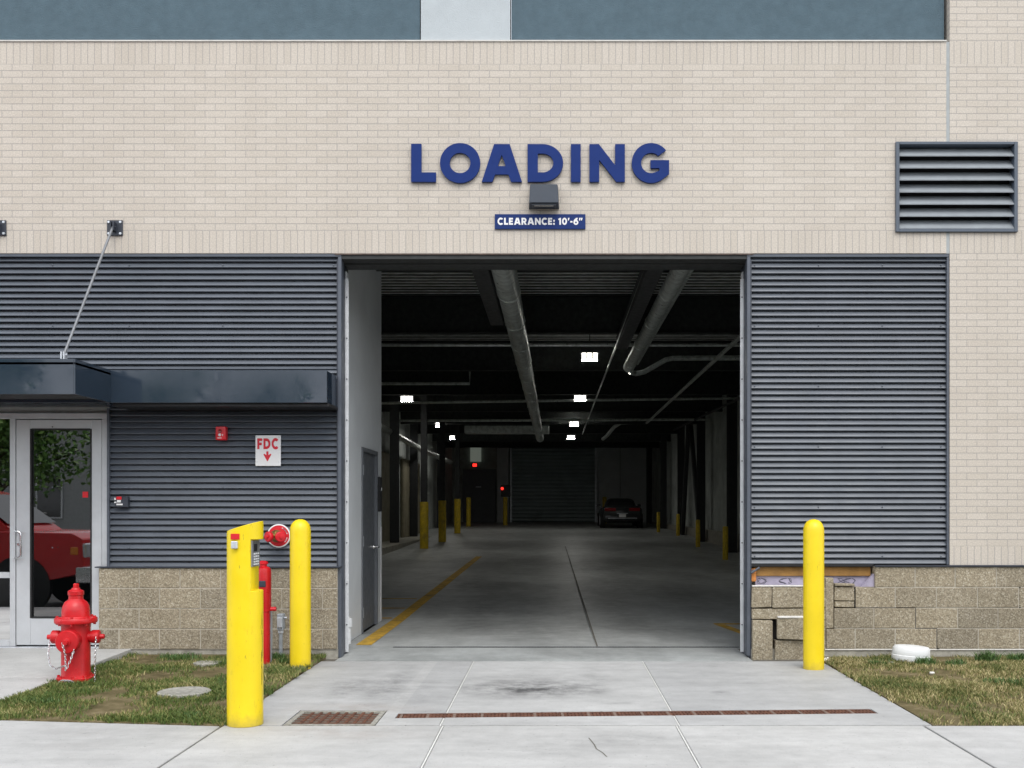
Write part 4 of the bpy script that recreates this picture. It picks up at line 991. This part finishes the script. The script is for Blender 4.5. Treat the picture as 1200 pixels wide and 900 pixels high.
pb = build('bollard', MB().lathe([(.11,0),(.11,1.35),(.09,1.39),(.002,1.4)],16), M['yellow_dull']); pb.location = (-4.13,39.8,floor_z(39.8)); tag(pb, 'dim yellow bollard standing before the dark rear door', 'bollard', 'yellow bollards inside the bay')
copy_tree(pb, label='dim yellow bollard next to the far shutter door and its red light', loc=(-2.45,41.6,floor_z(41.6)))
copy_tree(pb, label='dim yellow bollard behind the parked dark car', loc=(2.62,44.6,floor_z(44.6)))
gp = build('guard_post', MB().lathe([(.07,0),(.07,.80),(.06,.83),(.002,.84)],14), M['yellow_dull']); gp.location = (4.26,15.7,floor_z(15.7)); tag(gp, 'nearest short yellow guard post along the bay side wall', 'bollard', 'short yellow guard posts along the wall')
for (x, y, w) in ((4.38,21.6,'second nearest short yellow guard post along the bay side wall'),(4.7,29.5,'third short yellow guard post along the bay side wall'),(4.3,33.,'short yellow guard post closest to the parked dark car')): copy_tree(gp, label=w, loc=(x,y,floor_z(y)))
ES = thing('exit_light', 'small red glowing sign over the dark rear door', 'sign', (-4.34,46.6,3.7))
build('face', MB().box(-4.46,-4.24,46.60,46.62,3.74,3.90), M['red_glow'], ES); build('case', MB().box(-4.53,-4.19,46.621,46.71,3.70,3.94), M['column'], ES, bevel=.01)
SL = thing('signal_light', 'red signal lamp beside the far shutter door', 'signal', (-2.7,41.6,1.6))
build('case', MB().box(-2.66,-2.20,41.5,41.75,floor_z(41.6)+1.42,floor_z(41.6)+2.0), M['column'], SL, bevel=.02)
build('lamp', MB().lathe([(.07,0),(.07,.03),(.04,.05)],14,(-2.60,41.495,floor_z(41.6)+1.82),(0,-1,0)), M['red_glow'], SL)

# ------------------------------------------------------------------ vehicles
def loft(sections, n):
    mb = MB(); vs = [p for s in sections for p in s]; m = len(sections)
    mb.add(vs, [(i*n+k, i*n+(k+1)%n, (i+1)*n+(k+1)%n, (i+1)*n+k) for i in range(m-1) for k in range(n)] + [tuple(range(n-1,-1,-1)), tuple((m-1)*n+k for k in range(n))])
    return mb
def sect(y, hw, z0, z1, n=28, e=4.5, tumble=0.):
    out = []
    for k in range(n):
        a = 2*PI*(k+.5)/n; c, s = math.cos(a), math.sin(a)
        x = hw*math.copysign(abs(c)**(2/e), c); t_ = math.copysign(abs(s)**(2/e), s)
        out.append((x*(1-tumble*(t_+1)/2), y, (z0+z1)/2 + (z1-z0)/2*t_))
    return out
def wheel(parent, x, y, r, w, s):
    tw = build('wheel', MB().lathe([(r*.62,-w/2),(r*.96,-w/2),(r,-w/2+.02),(r,w/2-.02),(r*.96,w/2),(r*.62,w/2)],28,(x,y,r),(1,0,0)), M['tyre'], parent, local=True)
    m1 = MB().lathe([(r*.63,-w*.42),(r*.6,w*.3*s)],24,(x,y,r),(1,0,0)) if False else MB()
    for k in range(5):
        a = 2*PI*k/5; p = Vector((x+s*w*.42,y,r)); q = p + Vector((0,math.cos(a),math.sin(a)))*r*.6; m1.tube([p,q],[.05,.035],6)
    m1.lathe([(r*.62,0),(r*.62,.02)],24,(x+s*w*.36,y,r),(s,0,0))
    build('rim', m1, M['galv'], tw, local=True)
# dark coupe, tail toward the dock opening (local: +y is forward)
CA = thing('parked_car', 'dark coupe parked tail first at the far end of the bay', 'car', (3.08,37.2,floor_z(38)))
sec = [sect(.0,.80,.42,.98,e=3.5), sect(.06,.88,.34,1.02), sect(.5,.93,.24,1.04), sect(1.2,.95,.22,1.0), sect(2.4,.94,.22,.98), sect(3.4,.94,.22,.96), sect(4.2,.92,.24,.88), sect(4.65,.84,.28,.78), sect(4.75,.70,.34,.70)]
build('body', loft(sec,28), M['car_dark'], CA, local=True, ang=60)
sec = [sect(.55,.66,.98,1.02,tumble=.1), sect(.95,.72,.95,1.22,tumble=.18), sect(1.5,.74,.95,1.36,tumble=.22), sect(2.1,.74,.95,1.385,tumble=.22), sect(2.7,.74,.95,1.32,tumble=.22), sect(3.4,.70,.92,1.0,tumble=.1)]
build('cabin', loft(sec,28), M['car_dark'], CA, local=True, ang=60)
build('rear_window', MB().add([(-.58,.60,1.035),(.58,.60,1.035),(.50,1.38,1.345),(-.50,1.38,1.345)],[(0,1,2,3)]), M['car_glass'], CA, local=True)
for s in (-1,1):
    build('tail_lamp', MB().box(min(s*.30,s*.80),max(s*.30,s*.80),-.012,.03,.78,.92), M['tail'], CA, local=True, bevel=.01)
    build('mirror', MB().box(min(s*.90,s*1.06),max(s*.90,s*1.06),2.7,2.8,.98,1.10).tube([(s*.8,2.8,1.0),(s*.98,2.76,1.02)],.03,6), M['car_dark'], CA, local=True, bevel=.02)
    for y in (.95,3.75): wheel(CA, s*.86, y, .34, .24, s)
build('bumper', MB().box(-.84,.84,-.06,.08,.40,.60), M['car_dark'], CA, local=True, bevel=.04, seg=3)
build('bumper_strip', MB().box(-.66,.66,-.066,-.061,.44,.47).box(-.25,.25,-.016,-.001,.66,.685), M['galv'], CA, local=True)
build('license_plate', MB().box(-.155,.155,-.075,-.061,.50,.64), M['white'], CA, local=True, bevel=.003)
# red pickup on the street, seen mirrored in the door glass (local: +y is forward; turned to face +x)
TK = thing('pickup_truck', 'red pickup truck parked at the kerb and mirrored in the glass door', 'truck', (-7.25,-6.5,-.13), rotz=-PI/2)
mb = MB()
mb.prism([(-5.7,.55),(-5.7,1.15),(-3.75,1.18),(-3.72,1.22),(-1.75,1.25),(-1.55,1.27),(-.20,1.235),(-.04,1.15),(-.01,.62),(-.6,.50),(-5.2,.50)],'x',-.98,.98)
build('body', mb, M['truck_red'], TK, local=True, bevel=.06, seg=3)
sec = [[(x*w_, y, z) for x, z in ((-.94,1.2),(-.93,1.26),(-.80,zt__),(.80,zt__),(.93,1.26),(.94,1.2))] for y, zt__, w_ in ((-3.9,1.9,.96),(-3.6,1.92,1.),(-2.3,1.93,1.),(-1.95,1.85,.99),(-1.2,1.27,.97))]
build('cab', loft(sec,6), M['truck_red'], TK, local=True, bevel=.03)
build('windshield', MB().add([(-.80,-1.30,1.36),(.80,-1.30,1.36),(.72,-1.93,1.83),(-.72,-1.93,1.83)],[(0,1,2,3)]).xf(Matrix.Translation((0,.02,.02))), M['car_glass'], TK, local=True)
for s in (-1,1):
    mb = MB().add([(s*.935,-3.5,1.32),(s*.935,-1.75,1.32),(s*.84,-2.15,1.82),(s*.84,-3.5,1.84)],[(0,1,2,3)]).xf(Matrix.Translation((s*.012,0,0)))
    build('side_window', mb, M['car_glass'], TK, local=True)
    build('headlight', MB().box(min(s*.62,s*.97),max(s*.62,s*.97),-.10,.015,.86,1.08), M['headlamp'], TK, local=True, bevel=.02)
    build('turn_lamp', MB().box(min(s*.90,s*.990),max(s*.90,s*.990),-.22,-.101,.90,1.02), M['amber'], TK, local=True, bevel=.01)
    build('mirror', MB().box(min(s*1.0,s*1.2),max(s*1.0,s*1.2),-1.75,-1.62,1.3,1.55), M['black'], TK, local=True, bevel=.02)
    for y in (-1.0,-4.6):
        wheel(TK, s*.84, y, .39, .27, s)
        m1 = MB().lathe([(.47,0),(.47,.012),(.40,.013)],28,(s*.979,y,.42),(s,0,0)); build('wheel_arch', m1, M['black'], TK, local=True)
build('grille', MB().box(-.60,.60,-.03,.012,.80,1.08), M['chrome'], TK, local=True, bevel=.02)
build('bumper', MB().box(-.99,.99,-.15,.12,.46,.72), M['chrome'], TK, local=True, bevel=.04, seg=3)

# ------------------------------------------------------------------ trees across the street
def tree(loc, h, r, n, label, seed):
    rg = np.random.RandomState(seed); T = thing('street_tree', label, 'tree', loc, 'trees across the street')
    mb = MB().tube([(0,0,0),(.05,.02,h*.25),(-.03,.05,h*.5),(.04,0,h*.85)], [.20,.15,.10,.03], 10)
    cl = []
    for k in range(22):
        a = rg.uniform(0,2*PI); z = h*rg.uniform(.16,.75); L = r*rg.uniform(.5,1.)*(1-.5*max(0,z/h-.5)); e = Vector((math.cos(a)*L, math.sin(a)*L, z+L*.45))
        mb.tube([(0,0,z-.2), Vector((0,0,z))*.5+e*.5, e],[.07,.05,.015],6); cl.append((e, rg.uniform(.5,.95)*r*.5)); cl.append((Vector((0,0,z))*.4+e*.6, r*.35))
    cl.append((Vector((0,0,h*.9)), r*.45))
    build('trunk', mb, M['bark'], T, local=True)
    V = np.zeros((n*4,3)); per = n//len(cl)+1; i = 0
    for c, rr in cl:
        for _ in range(per):
            if i >= n: break
            d = rg.normal(size=3); d /= np.linalg.norm(d); p = np.array(c) + d*rr*rg.uniform(.35,1.05)
            u_ = rg.normal(size=3); u_ /= np.linalg.norm(u_); w_ = np.cross(u_, rg.normal(size=3)); w_ /= np.linalg.norm(w_); s_ = rg.uniform(.07,.13)
            V[i*4:i*4+4] = [p-u_*s_, p-w_*s_*.55, p+u_*s_, p+w_*s_*.55]; i += 1
    me = bpy.data.meshes.new('crown'); me.from_pydata(V[:i*4].tolist(), [], [(4*k,4*k+1,4*k+2,4*k+3) for k in range(i)]); me.materials.append(M['leaf'])
    o = bpy.data.objects.new('crown', me); COL.objects.link(o); o.parent = T
tree((-18.7,-24.5,-.2), 8.4, 3.1, 16000, 'broad leafy tree across the street, mirrored in the glass door', 3)
tree((-11.4,-26,-.2), 7.4, 2.7, 9000, 'smaller leafy tree across the street, nearest the bay', 9)
tree((-25.,-28.,-.2), 8.0, 3.2, 6000, 'leafy tree across the street, farthest from the bay', 5)
tree((10.,-30.,-.2), 9.0, 3.0, 6000, 'leafy tree across the street, facing the block wall', 8)

OB = thing('office_building', 'long low grey building across the street from the loading bay', 'building', (0,-38,0))
build('wall', MB().box(-60,60,-50,-38,-.2,5.2), simple('grey_panel_wall', (.30,.31,.315), .8), OB)
build('roof', MB().box(-60.2,60.2,-50.2,-37.8,5.2,5.4), M['trim'], OB, bevel=.02)
for i in range(22):
    wx = -57+i*5.3; fr = build('window', MB().box(wx,wx+2.4,-37.99,-37.93,1.0,3.1), M['alu'], OB)
    build('pane', MB().box(wx+.08,wx+1.15,-37.925,-37.91,1.08,3.02).box(wx+1.25,wx+2.32,-37.925,-37.91,1.08,3.02), M['car_glass'], fr)
# ------------------------------------------------------------------ lawn
def lawn(name, inside, hz, x0, x1, y0, y1, n, seed, bare):
    rg = np.random.RandomState(seed)
    nx, ny = 40, 40; mb = MB()
    vs = [(x0+(x1-x0)*i/nx, y0+(y1-y0)*j/ny, 0) for j in range(ny+1) for i in range(nx+1)]
    return rg
def lawn_z_left(x, y): return .006 + .030*np.clip((y-Y1)/3.2, 0, 1)
def lawn_z_right(x, y): return .002 + .012*np.clip((y-Y1)/3.2, 0, 1)
mb = MB(); slab_poly(mb, [(-8.0,-2.56),(-6.,-2.70),(-4.8,-2.95),(-3.6,-3.13),(-2.60,-3.25),(-2.285,-3.28),(-2.285,-.02),(-4.21,-.02),(-4.24,-2.56)][2:], zf=lambda x,y: lawn_z_left(x,y))
structure('lawn_soil', mb, M['soil'])
mb = MB(); slab_poly(mb, [(2.61,Y1+.005),(12.5,Y1+.005),(12.5,-.019),(2.61,-.019)], zf=lambda x,y: lawn_z_right(x,y))
structure('lawn_soil', mb, M['soil'])
from mathutils import noise as mn
def grow(x0, x1, y0, y1, n, test, hz, seed, tall=.034, mat='grass'):
    rg = np.random.RandomState(seed); V = []; F = []; k = 0
    for _ in range(n):
        x, y = rg.uniform(x0,x1), rg.uniform(y0,y1)
        if not test(x,y): continue
        d = mn.noise((x*1.3+seed,y*1.3,0)) + .6*mn.noise((x*4.1,y*4.1,seed))
        edge = (y > -.22)
        if rg.uniform() < (.45 - d*1.1 if not edge else .72 - d*1.2): continue
        h = tall*rg.uniform(.45,1.25)*(1+.7*max(0,d)); a = rg.uniform(0,2*PI); w = rg.uniform(.0022,.0042); ln = rg.uniform(.1,1.1)*h; b = rg.uniform(0,2*PI)
        z = float(hz(x,y))-.004; cx, sx = math.cos(a)*w, math.sin(a)*w; lx, ly = math.cos(b)*ln, math.sin(b)*ln
        V += [(x-cx,y-sx,z),(x+cx,y+sx,z),(x+cx*.8+lx*.35,y+sx*.8+ly*.35,z+h*.6),(x-cx*.8+lx*.35,y-sx*.8+ly*.35,z+h*.6),(x+lx,y+ly,z+h)]
        F += [(k,k+1,k+2,k+3),(k+3,k+2,k+4)]; k += 5
    me = bpy.data.meshes.new('grass'); me.from_pydata(V, [], F); me.materials.append(M[mat])
    o = bpy.data.objects.new('grass', me); COL.objects.link(o); o['kind'] = 'stuff'; return o
lidx, lidy = px_at(216,8.36), yy(8.36)
def in_left(x, y):
    if x > -2.262+.02*math.sin(y*23) or y > -.05: return False
    if y < Y1 + max(0,(-2.0-x))*.125 - .055 + .02*math.sin(x*31): return False
    if x < -4.235: return False
    if (x-lidx)**2+(y-lidy)**2 < .2**2: return False
    if (x-HX)**2+(y-HY)**2 < .12**2: return False
    return True
grow(-4.9,-2.2,-3.34,0, 110000, in_left, lawn_z_left, 11, mat='grass_green')
grow(2.57,7.5,-3.285,-.04, 170000, lambda x,y: x > 2.595+.02*math.sin(y*27), lawn_z_right, 12)
mb_t = []
def tufts(spots, hz, seed):
    rg = np.random.RandomState(seed); V = []; F = []; k = 0
    for (x0, y0, r, n, tall) in spots:
        for _ in range(n):
            a, rr = rg.uniform(0,2*PI), r*rg.uniform(0,1)**.6; x, y = x0+rr*math.cos(a), y0+rr*math.sin(a)*.6
            h = tall*rg.uniform(.5,1.1); w = rg.uniform(.003,.005); b = rg.uniform(0,2*PI); ln = h*rg.uniform(.2,.7); z = float(hz(x,y)); c = rg.uniform(0,2*PI)
            cx, sx = math.cos(c)*w, math.sin(c)*w; lx, ly = math.cos(b)*ln, math.sin(b)*ln
            V += [(x-cx,y-sx,z),(x+cx,y+sx,z),(x+cx*.8+lx*.35,y+sx*.8+ly*.35,z+h*.6),(x-cx*.8+lx*.35,y-sx*.8+ly*.35,z+h*.6),(x+lx,y+ly,z+h)]
            F += [(k,k+1,k+2,k+3),(k+3,k+2,k+4)]; k += 5
    me = bpy.data.meshes.new('weed_tufts'); me.from_pydata(V, [], F); me.materials.append(M['weed'])
    o = bpy.data.objects.new('grass', me); COL.objects.link(o); o['kind'] = 'stuff'; return o
t = NT('lush_weeds'); g = t.node('ShaderNodeNewGeometry')
t.set(base=t.ramp(g.outputs['Random Per Island'], [(0.,(.035,.085,.016)),(1.,(.105,.185,.045))]), rough=.55); M['weed'] = t.m
tufts([(px_at(1157,10.1),yy(10.1),.12,260,.12),(px_at(1195,10.1),yy(10.1),.12,220,.10),(px_at(1120,9.9),yy(9.9),.10,150,.07),(px_at(1085,9.95),yy(9.95),.11,180,.08),(px_at(1030,9.9),yy(9.9),.1,120,.06),(px_at(1180,8.9),yy(8.9),.2,200,.05)], lawn_z_right, 21)
tufts([(px_at(210,10.2),yy(10.2),.22,340,.055),(px_at(322,10.15),yy(10.15),.12,220,.07),(px_at(332,9.9),yy(9.9),.05,80,.06),(px_at(50,7.95),yy(7.95),.13,160,.05),(px_at(222,7.5),yy(7.5),.1,110,.04),(HX+.12,HY-.05,.07,60,.06),(HX-.12,HY-.1,.08,60,.05)], lawn_z_left, 22)

# ================================================================== light, sky, camera
W = bpy.data.worlds.new('World'); sc.world = W; W.use_nodes = True
nt = W.node_tree; n = nt.nodes; l = nt.links
bg = n['Background']
sky = n.new('ShaderNodeTexSky'); sky.sky_type = 'NISHITA'; sky.sun_disc = False
EL, AZ = math.radians(52), math.radians(14)     # sun behind the camera, a little to its right
sky.sun_elevation = EL; sky.sun_rotation = PI - AZ; sky.dust_density = 4.; sky.air_density = 1.; sky.ozone_density = 1.
tc = n.new('ShaderNodeTexCoord'); mp = n.new('ShaderNodeMapping'); mp.inputs['Scale'].default_value = (1,1,2.6); l.new(tc.outputs['Generated'], mp.inputs[0])
nz = n.new('ShaderNodeTexNoise'); nz.inputs['Scale'].default_value = 2.6; nz.inputs['Detail'].default_value = 7; nz.inputs['Roughness'].default_value = .55; l.new(mp.outputs[0], nz.inputs['Vector'])
rp = n.new('ShaderNodeValToRGB'); rp.color_ramp.elements[0].position = .30; rp.color_ramp.elements[0].color = (.45,.45,.45,1); rp.color_ramp.elements[1].position = .62; rp.color_ramp.elements[1].color = (.92,.92,.92,1); l.new(nz.outputs['Fac'], rp.inputs[0])
mx = n.new('ShaderNodeMix'); mx.data_type = 'RGBA'; mx.inputs[7].default_value = (17.0,17.6,18.6,1)
l.new(rp.outputs[0], mx.inputs[0]); l.new(sky.outputs[0], mx.inputs[6]); l.new(mx.outputs[2], bg.inputs[0]); bg.inputs[1].default_value = .12
sun = bpy.data.lights.new('sun', 'SUN'); sun.energy = 1.5; sun.angle = math.radians(30); sun.color = (1.,.965,.91)
so = bpy.data.objects.new('sun', sun); COL.objects.link(so)
dirv = Vector((math.sin(AZ)*math.cos(EL), -math.cos(AZ)*math.cos(EL), math.sin(EL)))
so.rotation_euler = dirv.to_track_quat('Z','Y').to_euler()
cam = bpy.data.cameras.new('camera'); co = bpy.data.objects.new('camera', cam); COL.objects.link(co)
co.location = (0,-D0,EYE); co.rotation_euler = (PI/2,0,0)
cam.sensor_width = 36; cam.sensor_fit = 'HORIZONTAL'; cam.lens = 36*1230/1200.
cam.shift_x = -50/1200.; cam.shift_y = 145/1200.; cam.clip_end = 2000; cam.clip_start = .05
sc.camera = co
sc.view_settings.view_transform = 'Standard'; sc.view_settings.look = 'None'; sc.view_settings.exposure = 0; sc.view_settings.gamma = 1
sc.cycles.use_denoising = True
try: sc.cycles.denoiser = 'OPENIMAGEDENOISE'
except Exception: pass
sc.cycles.max_bounces = 10; sc.cycles.diffuse_bounces = 5; sc.cycles.caustics_reflective = False; sc.cycles.sample_clamp_indirect = 8.
